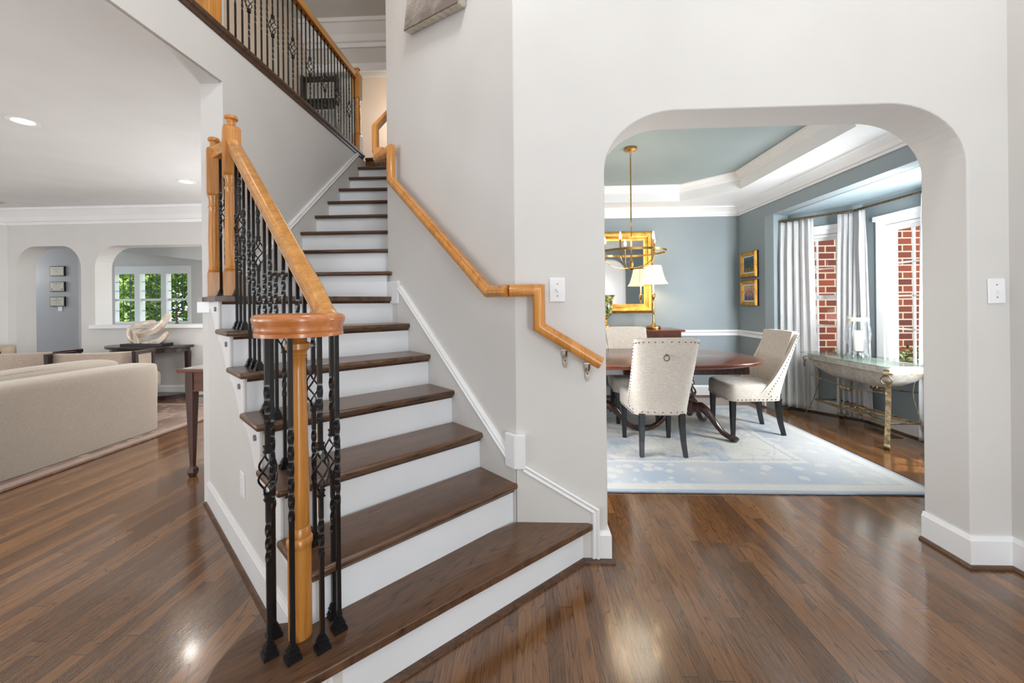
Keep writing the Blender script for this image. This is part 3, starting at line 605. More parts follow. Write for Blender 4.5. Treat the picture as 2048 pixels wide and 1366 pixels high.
# painted side of the open flight
o0 = off(Lk[14], -.18, .028); so = Vector((o0[0], o0[1], 0)) - SO
def spos(p): return (Vector(p) - Vector(o0)).dot(SD)
sk = [(spos(Lk[14]) - .02, 0), (spos(Lk[14]) - .02, R - .03)]
sk = [(0.02, 0), (.02, R - .03), (spos(Lk[14]) + .03, R - .03)]
for k in range(14, 8, -1):
    z = (16 - k) * R - .03; s0 = spos(Lk[k]) + .03
    sk += [(s0, z)]
    sk += [(spos(Lk[k - 1]) + .03, z)] if k > 9 else [(spos((-2.12, 2.505)), z)]
    if k > 9: pass
sk += [(sk[-1][0], 0)]
side = MB().slab(so, (SD.x, SD.y, 0), (0, 0, 1), (SN.x, SN.y, 0), sk, .03).build('side_panel', M['wall'], stair)
sb = MB().sweep(BASE, [tuple(so + Vector((SD.x, SD.y, 0)) * a + Vector((0, 0, .016))) for a in (.02, sk[-1][0] + .01)], (0, 0, 1)).build('side_baseboard', M['white'], stair)
sb = MB().sweep(SHOE, [tuple(so + Vector((SD.x, SD.y, 0)) * a + Vector((0, 0, .0005))) for a in (.02, sk[-1][0] + .01)], (0, 0, 1)).build('shoe_molding', M['tread'], stair)
for k in range(14, 8, -1):
    z = (16 - k) * R - .032; s0 = spos(Lk[k]) + .035; s1 = s0 + .285
    q = [(s0, z), (s1, z), (s1 + .02, z - .03)] + [(s1 - .02 - .16 * t_ - .03 * math.sin(t_ * 6.28), z - .045 - .20 * t_ ** 1.0 + .04 * math.sin(t_ * 3.14)) for t_ in [i / 10 for i in range(11)]] + [(s0 + .07, z - .262), (s0 + .05, z - .24), (s0 + .045, z - .19)]
    q = [(s0, z), (s1, z), (s1, z - .035), (s1 - .06, z - .05), (s1 - .12, z - .09), (s1 - .17, z - .145), (s1 - .20, z - .19), (s0 + .03, z - .193), (s0, z - .193)]
    c = MB().slab(so - Vector((SN.x, SN.y, 0)) * .008, (SD.x, SD.y, 0), (0, 0, 1), (SN.x, SN.y, 0), q, .01)
    c.build('bracket', M['white'], stair, bevel=.003)
    cc = so + Vector((SD.x, SD.y, 0)) * (s0 + .06) + Vector((0, 0, z - .045)) - Vector((SN.x, SN.y, 0)) * .014
    MB(Matrix.Translation(cc) @ Matrix.Rotation(math.atan2(SN.y, SN.x), 4, 'Z') @ Matrix.Rotation(PI / 2, 4, 'Y')).lathe([(.014, -.002), (.014, .006)], seg=12).build('plug', M['plate_dark'], stair)
# landing cornice under tread 9 where it meets the wall end
MB(Matrix.Translation(-SO)).box(-2.15, -1.96, 2.49, 2.512, 7 * R - .10, 7 * R - .03).build('landing_cornice', M['white'], stair)
MB(Matrix.Translation(-SO)).box(-2.15, -2.13, 2.5125, 3.0, 7 * R - .10, 7 * R - .03).build('landing_cornice', M['white'], stair)
# skirt boards on the diagonal wall and on the arch wall
def skirt(o, du, dn, poly, line, name='skirt_board', th=.012, nm=None):
    MB().slab(Vector(o) - SO, du, (0, 0, 1), dn, poly, th).build(name, M['wall'], stair)
    pr = [(0, 0), (.034, 0), (.034, .018), (.026, .024), (.016, .018), (.004, .026), (-.004, .022), (0, .018)]
    MB().sweep(pr, [tuple(Vector(o) - SO + Vector(du) * a + Vector((0, 0, b))) for a, b in line], dn).build('skirt_trim', M['white'], stair)
DN = (-s2, -s2, 0); DU = (-s2, s2, 0); C0 = (-.07, 2.01, 0)
skirt(C0, DU, DN, [(0, .1), (0, .46), (.05, .495), (1.235, 1.405), (1.26, 1.405), (1.26, .8)], [(1.235, 1.405), (.05, .49)], th=.014)
MB().slab(Vector(C0) - SO, DU, (0, 0, 1), DN, [(-.01, .46), (.06, .46), (.06, .63), (-.01, .63)], .026).build('skirt_block', M['white'], stair, bevel=.004)
MB().slab(Vector(C0) - SO, DU, (0, 0, 1), DN, [(1.235, 1.30), (1.42, 1.30), (1.42, 1.465), (1.235, 1.465)], .022).build('skirt_block', M['white'], stair, bevel=.004)
skirt((-.07, YA, 0), (1, 0, 0), (0, -1, 0), [(0, 0), (.405, 0), (.405, .27), (.045, .475), (0, .475)], [(.045, .475), (.405, .262), (.405, .016)][::-1], th=.014)
MB().slab(Vector((-.07, YA, 0)) - SO, (1, 0, 0), (0, 0, 1), (0, -1, 0), [(-.012, .46), (.045, .46), (.045, .632), (-.012, .632)], .026).build('skirt_block', M['white'], stair, bevel=.004)
# skirt on the upper flight's left wall
skirt((-1.98, 0, 0), (0, 1, 0), (1, 0, 0), [(2.97, 1.35), (2.97, 1.72), (3.18, 1.895), (4.50, 3.005), (4.72, 3.02), (4.72, 2.9)], [(2.60, 1.43), (3.16, 1.885), (4.56, 3.045)], th=.014)

# ------------------------------------------------------------------ balusters, newels, rails
def sq_ring(c, h, ang, z): return [(c[0] + h * 1.4142 * math.cos(ang + PI / 4 + k * PI / 2), c[1] + h * 1.4142 * math.sin(ang + PI / 4 + k * PI / 2), z) for k in range(4)]
def bar_mesh(z1, kind, zc, a0=0.0, h=.0064, segs=30, turns=1.5, tw=.15):
    """bar from 0 to z1, kind 0 plain,1 centre twist,2 basket (bar split, double twist)"""
    m = MB()
    def run(za, zb, twists):
        rings = [sq_ring((0, 0), h, a0, za)]; ang = a0
        for ta, tb, tu in twists:
            if tb > zb or ta < za: continue
            for i in range(segs + 1): rings.append(sq_ring((0, 0), h * (1.06 if 0 < i < segs else 1), ang + tu * 2 * PI * i / segs, ta + (tb - ta) * i / segs))
            ang += tu * 2 * PI
        rings.append(sq_ring((0, 0), h, ang, zb)); m.loft(rings)
    if kind == 0: run(0, z1, [])
    elif kind == 1: run(0, z1, [(zc - tw, zc + tw, turns)])
    else:
        run(0, zc - .075, [(zc - .28, zc - .15, .75)]); run(zc + .075, z1, [(zc + .15, min(zc + .28, z1 - .01), .75)])
    return m
def basket(zc, h=.0032, seg=6):
    m = MB()
    for q in range(4):
        pts = []
        for i in range(13):
            u = i / 12; ang = q * PI / 2 + u * PI * 1.25; r = .003 + .024 * math.sin(PI * u) ** .9
            pts.append((r * math.cos(ang), r * math.sin(ang), zc - .07 + .14 * u))
        m.tube(pts, h, seg)
    for z in (zc - .075, zc + .075):
        m.cbox((0, 0, z), (.017, .017, .022)); m.cbox((0, 0, z - .009), (.021, .021, .005)); m.cbox((0, 0, z + .009), (.021, .021, .005))
    return m
def shoe_m(k=1.0):
    m = MB()
    for a, z0, z1 in ((.021, 0, .012), (.018, .012, .018), (.015, .018, .026), (.016, .026, .03), (.012, .03, .038), (.0095, .038, .044)): m.box(-a * k, a * k, -a * k, a * k, z0, z1)
    return m
shoe_src = None
def baluster(par, x, y, z0, z1, kind, zc, rz=.847, shoe=True, seg=30, tw=.15, h=.0064):
    global shoe_src
    o = bar_mesh(z1 - z0, kind, zc - z0, segs=seg, tw=tw, h=h).build('baluster', M['iron'], par, smooth=True, ang=42); o.location = (x, y, z0); o.rotation_euler = (0, 0, rz)
    if kind == 2: b = basket(zc - z0).build('basket', M['iron'], o, smooth=True, ang=50)
    if shoe:
        if shoe_src is None: s_ = shoe_m().build('baluster_shoe', M['iron'], o); shoe_src = s_
        else: s_ = shoe_src.copy(); COL.objects.link(s_); s_.parent = o
    return o
def sq(a, z): return [(-a, -a, z), (a, -a, z), (a, a, z), (-a, a, z)]
def newel(par, x, y, z0, z1, rz=.72, w_=.046, capr=.036, zb=.16, zt=.30, mat='oak'):
    """square base and top block with a turned shaft and a round cap"""
    h = z1 - z0; o = MB().loft([sq(w_, 0), sq(w_, zb - .01), sq(w_ * .86, zb)]).build('newel_post', M[mat], par, bevel=.003)
    o.location = (x, y, z0); o.rotation_euler = (0, 0, rz)
    zt0 = h - .075 - zt
    MB().lathe([(w_ * .82, zb), (w_ * .95, zb + .006), (w_ * .85, zb + .014), (w_ * .90, zb + .022), (w_ * .80, zb + .03), (w_ * .86, zb + .2), (w_ * .76, zt0 - .11), (w_ * .76, zt0 - .085), (w_ * .86, zt0 - .078), (w_ * .86, zt0 - .068), (w_ * .74, zt0 - .062), (w_ * .76, zt0 - .02), (w_ * .92, zt0 - .004), (w_ * .92, zt0)], seg=24).build('turned_shaft', M[mat], o, smooth=True)
    MB().loft([sq(w_ * .86, zt0), sq(w_, zt0 + .012), sq(w_, h - .09), sq(w_ * .8, h - .075)]).build('top_block', M[mat], o, bevel=.003)
    MB().lathe([(capr * .78, h - .078), (capr * .84, h - .07), (capr * .66, h - .06), (capr * .62, h - .045), (capr * .7, h - .034), (capr, h - .026), (capr * 1.03, h - .018), (capr * .9, h - .008), (capr * .5, h - .001), (0.002, h)], seg=24).build('cap', M[mat], o, smooth=True)
    return o
_rh = [(.027, 0), (.0275, .011), (.0245, .0135), (.0265, .016), (.0262, .024), (.0275, .036), (.032, .047), (.0335, .056), (.0315, .064), (.024, .070), (.012, .0725)]
RAIL = [(-a, b) for a, b in _rh] + [(a, b) for a, b in _rh[::-1]]
bal = empty('stair_balustrade', (-.76, 1.29, R)); BO = Vector((-.76, 1.29, R))
tag(bal, 'wrought iron and oak balustrade with a scrolled volute on the open side of the stairs', 'balustrade')
VC = Vector((-.76, 1.29)); ZV = 1.19
T0 = VC + SN * .105
P0 = Vector((-.772, 1.44))
n2 = Vector((-1.804, 2.353)); n1 = Vector((-1.985, 2.44))
path = []
Lr = (n2 - T0).dot(SD)
zt_ = 2.19
def zrail(s_): return 1.262 + .722 * (s_ - .109)
for s_ in (Lr - .03, Lr * .75, Lr * .5, .3, .16): path.append((T0 + SD * s_, zrail(s_)))
for s_, z in ((.11, 1.255), (.075, 1.225), (.04, 1.202), (0, ZV)): path.append((T0 + SD * s_, z))
a0 = math.atan2(SN.y, SN.x)
pr_path = [tuple(Vector((p.x, p.y, z)) - BO) for p, z in path]
MB().sweep(RAIL, pr_path, (0, 0, 1)).build('handrail', M['oakdark'], bal, smooth=True, ang=50)
sp_ = []
for i in range(0, 37):
    th = a0 - i * (2 * PI * 1.12) / 36; rr_ = .105 - .05 * max(0, (i - 20) / 16) ** 1.3
    sp_.append((VC.x + rr_ * math.cos(th) - BO.x, VC.y + rr_ * math.sin(th) - BO.y, ZV - BO.z - .0))
m = MB().sweep(RAIL, sp_, (0, 0, 1)); m.lathe([(.055, 0), (.055, .05), (.05, .062), (.03, .066)], (VC.x - BO.x, VC.y - BO.y, ZV - BO.z), 20)
m.build('volute', M['volute'], bal, smooth=True, ang=50)
# volute newel
nv = MB().lathe([(.036, 0), (.036, .29), (.0365, .30), (.040, .306), (.040, .322), (.034, .33), (.036, .338), (.034, .346), (.0335, .352), (.029, .362), (.031, .368), (.0315, .5), (.0275, .74), (.0245, .88), (.0245, .918), (.028, .923), (.0255, .928), (.029, .935), (.0265, .941), (.031, .947), (.0375, .952), (.0375, .970), (.029, .976), (.022, .986), (.019, ZV - R)], seg=28).build('newel_post', M['oak'], bal, smooth=True, ang=40)
nv.location = (VC.x - .012 - BO.x, VC.y + .005 - BO.y, 0)
def bxy(x, y, z0, z1, kind, zc, **k): return baluster(bal, x - BO.x, y - BO.y, z0 - BO.z, z1 - BO.z, kind, zc - BO.z, **k)
for (x, y), kd in zip([(-.823, 1.213), (-.742, 1.203), (-.670, 1.243), (-.652, 1.318), (-.700, 1.378), (-.856, 1.285)], [2, 1, 2, 1, 2, 1]):
    bxy(x, y, R, ZV + .01, kd, .765, rz=.847)
cnt = 0
for k in range(14, 9, -1):
    for j in range(3):
        q = Vector(Lk[k]) + SD * (.05 + j * .088 + (.03 if k == 14 else 0)) + SN * .095
        s_ = (q - T0).dot(SD); zr = zrail(s_) + .006
        zb_ = (16 - k) * R; kd = 2 if cnt % 4 == 1 else 1
        if not (k == 14 and j == 0): bxy(q.x, q.y, zb_, zr, kd, zb_ + .56 + (.03 if cnt % 2 else -.03))
        cnt += 1
for q, kd in ((n2 + (n1 - n2) * .36, 2), (n2 + (n1 - n2) * .66, 1), (n2 - SD * .11, 1)):
    bxy(q.x, q.y, 7 * R, 2.21 if kd == 2 or q.x < n2.x else 2.12, kd, 1.86)
newel(bal, n2.x - BO.x, n2.y - BO.y, 7 * R - R, 2.455 - R, w_=.046)
newel(bal, n1.x - BO.x, n1.y - BO.y, 7 * R - R, 2.362 - R, w_=.040, capr=.032)
MB().sweep(RAIL, [tuple(Vector((n1.x, n1.y, 2.215)) - BO), tuple(Vector((n2.x, n2.y, 2.235)) - BO)], (0, 0, 1)).build('handrail', M['oakdark'], bal, smooth=True, ang=50)

gal = empty('gallery_balustrade', (-2.0, 4.6, Z2)); GO = Vector((-2.0, 4.6, Z2))
tag(gal, 'upstairs gallery balustrade of black iron balusters under an oak handrail', 'balustrade')
newel(gal, 0.01, -.01, 0, .99, rz=0, w_=.044, zb=.2)
newel(gal, 0, 2.42 - 4.6, 0, .99, rz=0, w_=.05, zb=.45)
MB().sweep(RAIL, [(0, -6.9, .84), (0, -.04, .84)], (0, 0, 1)).build('handrail', M['oakdark'], gal, smooth=True, ang=50)
src = {}
N = 31
for i in range(N):
    y = 2.523 + (4.535 - 2.523) * i / (N - 1)
    kd = 2 if i % 4 == 0 and i > 0 else 1
    if kd in src:
        o = src[kd].copy(); COL.objects.link(o); o.parent = gal
        for ch in [c for c in bpy.data.objects if c.parent == src[kd]]:
            c2 = ch.copy(); COL.objects.link(c2); c2.parent = o
    else:
        o = baluster(gal, 0, 0, 0, .85, kd, .41, rz=0, seg=24, tw=.13, h=.0048); src[kd] = o
    o.location = (0, y - 4.6, 0)

# wall handrail with returns
WR = [(-.028, 0), (-.020, -.004), (-.012, -.004), (.020, -.002), (.028, .008), (.030, .022), (.026, .036), (.018, .044), (.0, .046), (-.012, .042), (-.016, .034), (-.026, .034), (-.030, .026), (-.028, .014)]
hr = empty('wall_handrail', (-.07, 2.01, 1.3)); HO = Vector((-.07, 2.01, 1.3))
tag(hr, 'golden oak handrail zigzagging down the wall beside the stairs on nickel brackets', 'handrail')
def dg(s_, z, o_=.045): p = Vector((-.07, 2.01)) + D45 * s_ - Vector((s2, s2)) * o_; return Vector((p.x, p.y, z)) - HO
e0 = 1.235; pts = [dg(1.47, 2.415), dg(e0, 2.415), dg(e0, 2.19), dg(.135, 1.352), dg(-.02, 1.352)]
MB().sweep(WR, pts[::-1], DN).build('rail', M['oak'], hr, smooth=True, ang=50)
cx_ = -.07 - .045 * 0
def aw(x, z): return Vector((x, YA - .045, z)) - HO
MB().sweep(WR, [aw(-.095, 1.352), aw(.048, 1.352), aw(.048, 1.175), aw(.345, .995)][::-1], (0, -1, 0)).build('rail', M['oak'], hr, smooth=True, ang=50)
MB().sweep(WR, [Vector((-1.155, 3.03, 2.47)) - HO, Vector((-1.155, 3.03, 2.66)) - HO, Vector((-1.155, 3.9, 3.40)) - HO], (-1, 0, 0)).build('rail', M['oak'], hr, smooth=True, ang=50)
MB().sweep([(-.03, -.05), (.03, -.05), (.03, .03), (-.03, .03)], [Vector((-1.155, 3.03, 2.40)) - HO, Vector((-1.155, 3.03, 2.50)) - HO], (-1, 0, 0)).build('rail_return', M['oak'], hr, bevel=.005)
def bracket(x, z):
    m = MB(); m.loft([[(x + a * math.cos(t_), YA - .0, z + b * math.sin(t_) - .02) for t_ in [k * PI / 6 for k in range(12)]] for a, b in ((.014, .036), (.014, .036))][:1] + [[(x + .011 * math.cos(t_), YA - .012, z + .032 * math.sin(t_) - .02) for t_ in [k * PI / 6 for k in range(12)]]])
    m.tube([(x, YA - .008, z - .015), (x, YA - .03, z - .005), (x + .002, YA - .05, z + .02), (x + .002, YA - .055, z + .045)], .0065, 8)
    m.box(x - .025, x + .028, YA - .07, YA - .035, z + .04, z + .047)
    m.m = Matrix(); m.v = [tuple(Vector(p) - HO) for p in m.v]; m.build('bracket', M['nickel'], hr, smooth=True, ang=40)
bracket(.178, 1.018); bracket(.288, .952)
for s_, z in ((1.02, 1.975), (.9, 1.885), (.56, 1.62), (.42, 1.51)):
    p = dg(s_, z, .0); q = dg(s_, z + .0, .05); MB().tube([p, q, q + Vector((0, 0, .03))], .006, 6).build('bracket', M['nickel'], hr, smooth=True)

# ------------------------------------------------------------------ small fittings on walls
def switch(name, o, du, dn, label, w_=.079, h_=.12, toggles=1, rot=0, outlet=False):
    e = empty(name, o); du = Vector(du); dn = Vector(dn); tag(e, label, 'outlet' if outlet else 'light switch')
    c, s_ = math.cos(rot), math.sin(rot); U = du * c + Vector((0, 0, s_)); V = -du * s_ + Vector((0, 0, c))
    MB().slab((0, 0, 0), U, V, dn, [(-w_ / 2, -h_ / 2), (w_ / 2, -h_ / 2), (w_ / 2, h_ / 2), (-w_ / 2, h_ / 2)], .007).build('plate', M['plate'], e, bevel=.0035)
    for i in range(toggles):
        x = (i - (toggles - 1) / 2) * .046
        if outlet:
            for z in (-.022, .022): MB().slab(U * x + V * z + dn * .006, U, V, dn, [(-.014, -.014), (.014, -.014), (.014, .014), (-.014, .014)], .002).build('socket', M['plate'], e, bevel=.001)
        else:
            m = MB(); m.slab(U * x + dn * .006, U, V, dn, [(-.006, -.012), (.006, -.012), (.006, .012), (-.006, .012)], .002)
            m.slab(U * x + dn * .006 + V * .0, U, V, dn, [(-.004, -.006), (.004, -.006), (.004, .004), (-.004, .004)], .012); m.build('toggle', M['plate'], e)
            for z in (-.03, .03): MB().slab(U * x + V * z + dn * .0065, U, V, dn, [(-.003, -.003), (.003, -.003), (.003, .003), (-.003, .003)], .001).build('screw', M['plate_dark'], e)
    return e
switch('light_switch', (.143, YA, 1.355), (1, 0, 0), (0, -1, 0), 'white toggle light switch above the end of the wall handrail')
switch('light_switch', (2.24, YA, 1.326), (1, 0, 0), (0, -1, 0), 'white toggle light switch at the far right of the dining archway', rot=.025)
ov = Vector((-1.45, 1.917)) - SN * .0
oq = Vector(o0) + SD * spos((-1.45, 1.917))
switch('power_outlet', (oq.x, oq.y, .40), (SD.x, SD.y, 0), (-SN.x, -SN.y, 0), 'white outlet plate on the painted side of the stairs', outlet=True)
switch('light_switch', (-8.19, 6.62, 1.30), (1, 0, 0), (0, -1, 0), 'small white switch plate under the three framed certificates', toggles=0, w_=.08, h_=.12)
# metal-edged canvas hung tilted on the diagonal wall
pc = empty('framed_canvas', (-.5, 2.44, 3.4)); tag(pc, 'tilted grey abstract picture in a silver box frame high on the stair wall', 'picture')
th = math.radians(-14.5)
PU = Vector(DU) * -1      # along the wall towards the foyer
def rotuv(u, v): return (u * math.cos(th) - v * math.sin(th), u * math.sin(th) + v * math.cos(th))
bl = Vector((-.80, 2.74, 3.165)); 
def rect(u0, u1, v0, v1): return [rotuv(a, b) for a, b in ((u0, v0), (u1, v0), (u1, v1), (u0, v1))]
Bo = bl - Vector((-.5, 2.44, 3.4)); DNv = Vector(DN)
MB().slab(Bo + DNv * .002, PU, (0, 0, 1), DN, rect(0, .66, 0, .8), .055).build('frame', M['nickel'], pc, bevel=.002)
MB().slab(Bo + DNv * .057, PU, (0, 0, 1), DN, rect(.006, .654, .006, .794), .003).build('canvas', M['art3'], pc)
# recessed lights and ceiling speaker
rl0 = None
for x, y, lb in ((-3.915, 2.93, 'round recessed ceiling light nearest the top left corner'), (-3.965, 4.46, 'round recessed ceiling light beside the wall end, farther back')):
    e = empty('recessed_light', (x, y, 2.745)); tag(e, lb, 'ceiling light', 'recessed ceiling lights')
    MB().lathe([(.062, -.001), (.085, -.006), (.092, -.004), (.092, 0), (.062, .0)], seg=32, cap=False).build('trim_ring', M['white'], e, smooth=True)
    MB().lathe([(.063, -.002), (.063, -.0015)], seg=32).build('lamp', M['can'], e)
    light('recessed_spot', 'SPOT', (x, y, 2.73), 45, (1, .93, .84), target=(x, y, 0), spot_size=2.3, spot_blend=.8, shadow_soft_size=.06)
e = empty('ceiling_speaker', (-7.25, 5.05, 2.745)); tag(e, 'round grey speaker grille in the ceiling at the left edge', 'speaker')
MB().lathe([(.14, -.004), (.15, -.004), (.15, 0), (.14, 0)], seg=32, cap=False).build('ring', M['white'], e); MB().lathe([(.14, -.006), (.14, -.001)], seg=32).build('grille', M['foam'], e)
# certificates
for z, lb, lines in ((1.94, 'topmost of the three small framed certificates in the arched niche', [(.035, .16, .008), (-.005, .06, .008), (-.035, .05, .004)]),
                     (1.67, 'middle one of the three framed certificates, with two round seals', [(.05, .15, .012), (.028, .04, .004), (.0, .13, .008), (-.045, .07, .005)]),
                     (1.41, 'lowest of the three framed certificates, just above the switch plate', [(.05, .05, .012), (.015, .17, .01), (-.02, .06, .006), (-.045, .17, .004)])):
    e = empty('framed_certificate', (-8.22, 6.62, z)); tag(e, lb, 'certificate', 'framed certificates in the niche')
    MB().box(-.135, .135, -.025, -.002, -.085, .085).build('frame', M['black'], e, bevel=.003)
    MB().box(-.122, .122, -.027, -.025, -.072, .072).build('certificate_paper', M['paper'], e)
    m = MB()
    for zz, wd, ht in lines:
        n_ = max(2, int(wd / .014))
        for i in range(n_):
            a = -wd / 2 + wd * i / n_; m.box(a, a + wd / n_ * .72, -.0278, -.027, zz - ht * .5, zz - ht * .5 + ht * random.uniform(.4, 1))
    if 'seals' in lb:
        for xx in (-.09, .09): m.m = Matrix.Translation((xx, -.0274, -.045)) @ Matrix.Rotation(PI / 2, 4, 'X'); m.lathe([(.013, -.0004), (.013, .0004)], seg=10)
    m.build('lettering', M['ink'], e)

# ------------------------------------------------------------------ family room furniture
def rbox(x0, x1, y0, y1, z0, z1, name, mat, par, r=.04, seg=4):
    return MB().box(x0, x1, y0, y1, z0, z1).build(name, mat, par, smooth=True, bevel=r, seg=seg)
sofa = empty('sofa', (-4.45, 3.0, 0)); tag(sofa, 'long taupe linen slipcovered sofa with its back to the foyer', 'sofa')
def lump(x0, x1, y0, y1, z0, z1, name, mat, par, r=.05, amp=.012, top=.02):
    """soft upholstered block: subdivided box with slight swelling"""
    me = bpy.data.meshes.new(name); bm = bmesh.new(); bmesh.ops.create_cube(bm, size=1)
    bmesh.ops.subdivide_edges(bm, edges=bm.edges, cuts=11, use_grid_fill=True)
    rnd = random.Random(hash((round(x0, 2), round(y0, 2))) % 1000); ph = [rnd.uniform(0, 6) for _ in range(6)]
    D_ = Vector(((x1 - x0) / 2, (y1 - y0) / 2, (z1 - z0) / 2)); r = min(r, min(D_) * .9)
    for v in bm.verts:
        u = v.co * 2; p = Vector([math.copysign(1 - (1 - abs(a)) ** 1.6, a) * d for a, d in zip(u, D_)])
        inn = Vector([max(-(d - r), min(d - r, a)) for a, d in zip(p, D_)]); inn.z = p.z if p.z < D_.z - r else inn.z; dd = p - inn
        if dd.length > 1e-6: p = inn + dd.normalized() * r
        wv = amp * (math.sin(p.y * 5 + ph[0] + p.z * 4) + math.sin(p.z * 9 + ph[1] + p.y * 2) * .5)
        tp = top * (1 - (p.x / D_.x) ** 2) * (1 - (p.y / D_.y) ** 4) if u.z > .5 else 0
        v.co = Vector(((x0 + x1) / 2 + p.x + wv * (1 if abs(u.x) > .8 else .2), (y0 + y1) / 2 + p.y, (z0 + z1) / 2 + p.z + tp))
    bm.to_mesh(me); bm.free(); me.materials.append(mat)
    for p in me.polygons: p.use_smooth = True
    o = bpy.data.objects.new(name, me); COL.objects.link(o); o.parent = par
    s_ = o.modifiers.new('sub', 'SUBSURF'); s_.levels = s_.render_levels = 1
    return o
sx, sy = -4.45, 3.0
lump(-4.18 - sx, -3.90 - sx, 1.65 - sy, 4.03 - sy, .015, .715, 'back', M['linen'], sofa, r=.045, top=.012, amp=.008)
lump(-4.86 - sx, -3.93 - sx, 3.86 - sy, 4.06 - sy, .015, .675, 'arm', M['linen'], sofa, top=.01, amp=.006)
lump(-4.86 - sx, -3.93 - sx, 1.62 - sy, 1.82 - sy, .015, .675, 'arm', M['linen'], sofa, top=.01, amp=.006)
lump(-4.88 - sx, -4.1 - sx, 1.75 - sy, 3.9 - sy, .03, .42, 'seat', M['linen'], sofa, top=.03, amp=.005)
for y0, y1 in ((2.86, 3.84), (1.84, 2.84)): lump(-4.36 - sx, -4.12 - sx, y0 - sy, y1 - sy, .40, .765, 'back_cushion', M['linen'], sofa, top=.03, amp=.012)
rug2 = tag(MB(Matrix()).box(-2.1, 2.1, -1.9, 1.9, .001, .012).build('area_rug', M['rug2'], bevel=.004), 'taupe patterned area rug under the sofa', 'rug'); rug2.location = (-5.8, 3.22, 0)
def armchair(x, y, rz, label):
    e = empty('armchair', (x, y, .013), rz); tag(e, label, 'armchair', 'low armchairs behind the sofa')
    rbox(-.36, .36, -.34, .28, .2, .42, 'seat', M['armfab'], e, .05)
    # curved back, faces -y
    g = []
    for iz, z in enumerate((.2, .4, .6, .745)):
        ring = []
        lean = .05 * (z - .2)
        for i in range(13):
            u = -1 + 2 * i / 12; ring.append((u * (.37 + lean), .30 + .08 * (1 - u * u) + lean * .8, z))
        for i in range(12, -1, -1):
            u = -1 + 2 * i / 12; ring.append((u * (.37 + lean), .20 + .08 * (1 - u * u) + lean, z))
        g.append(ring)
    MB().loft(g).build('backrest', M['armfab'], e, smooth=True, bevel=.012, seg=3)
    for s_ in (-1, 1):
        X = s_ * .40; o = MB()
        o.slab((X - .02, 0, 0), (0, 1, 0), (0, 0, 1), (1, 0, 0), [(.30, 0), (.35, 0), (.40, .755), (.34, .755)], .04)
        o.slab((X - .02, 0, 0), (0, 1, 0), (0, 0, 1), (1, 0, 0), [(-.02, 0), (.02, 0), (.03, .70), (-.03, .70)], .04)
        o.slab((X - .021, 0, 0), (0, 1, 0), (0, 0, 1), (1, 0, 0), [(-.05, .70), (.34, .71), (.34, .755), (-.05, .745)], .042)
        o.slab((X - .019, 0, 0), (0, 1, 0), (0, 0, 1), (1, 0, 0), [(.02, .22), (.31, .22), (.31, .27), (.02, .27)], .038)
        o.build('side_frame', M['darkwood'], e, bevel=.004)
        MB().slab((X - .008, 0, 0), (0, 1, 0), (0, 0, 1), (1, 0, 0), [(.02, .26), (.32, .26), (.345, .71), (.03, .70)], .016).build('side_panel', M['armfab'], e)
    return e
armchair(-6.22, 4.78, 3.5, 'dark-framed upholstered armchair in front of the arched niche')
armchair(-5.24, 4.79, 3.5, 'dark-framed upholstered armchair beside the half-round console')
pd = tag(MB().box(-.25, .25, -.25, .25, 0, .77).build('stone_pedestal', M['travertine'], bevel=.01), 'square travertine pedestal at the left edge behind the sofa', 'pedestal'); pd.location = (-7.55, 5.1, .013)
# half-round console
dc = empty('console_table', (-5.45, 5.57, 0), 0); tag(dc, 'dark half-round console table against the arched wall under the pass-through', 'console table')
half = [(-.62, 0)] + [(.62 * math.cos(math.radians(a)), -.42 * math.sin(math.radians(a))) for a in range(180, -1, -8)] + [(.62, 0)]
half = [(.62 * math.cos(math.radians(180 - a)), -.42 * math.sin(math.radians(a))) for a in range(0, 181, 8)]
MB().prism(half, .715, .75).build('table_top', M['darkwood'], dc, bevel=.006, smooth=True)
MB().prism([(x * .9, y * .9) for x, y in half], .66, .715).build('apron', M['darkwood'], dc)
for x, y in ((-.55, -.06), (.55, -.06), (-.2, -.34), (.2, -.34)): MB().loft([[(x + a, y + b, z) for a, b in ((-r, -r), (r, -r), (r, r), (-r, r))] for r, z in ((.02, 0), (.028, .66))]).build('leg', M['darkwood'], dc)
MB().prism([(x * .86, y * .86) for x, y in half], .0, .06).build('lower_shelf', M['darkwood'], dc)
# sculpture
sc_ = empty('abstract_sculpture', (-5.38, 5.38, .7505)); tag(sc_, 'polished beige stone sculpture of curved blades on a black plinth', 'sculpture'); sc_.scale = (.76, .76, .76)
MB().box(-.40, .40, -.12, .12, 0, .045).build('plinth', M['black'], sc_, bevel=.004)
def blade(name, pts, wdt, th_, par, mat, yo=0):
    """boat-like curved blade through pts (x,z)"""
    P_ = smooth_poly([(a, b, 0) for a, b in pts], 5); n_ = len(P_); rings = []
    for i, (x, z, _) in enumerate(P_):
        u = i / (n_ - 1); w2 = wdt * (math.sin(PI * min(1, .06 + .94 * u)) ** .6 * .9 + .1) / 2; t2 = th_ * (math.sin(PI * (.05 + .9 * u)) ** .5) / 2
        a = P_[min(n_ - 1, i + 1)]; b = P_[max(0, i - 1)]; tx, tz = a[0] - b[0], a[1] - b[1]; l = math.hypot(tx, tz); nx, nz = -tz / l, tx / l
        rings.append([(x + nx * t2 * c + 0, yo + w2 * s_, z + nz * t2 * c + .0) for c, s_ in ((-1, -.5), (-.9, .5), (.3, 1), (1, .6), (.8, -.6), (.1, -1))])
    return MB().loft(rings).build(name, mat, par, smooth=True, ang=60)
blade('blade', [(-.16, .22), (.05, .24), (.28, .36), (.47, .60)], .16, .14, sc_, M['sculpt'], -.03)
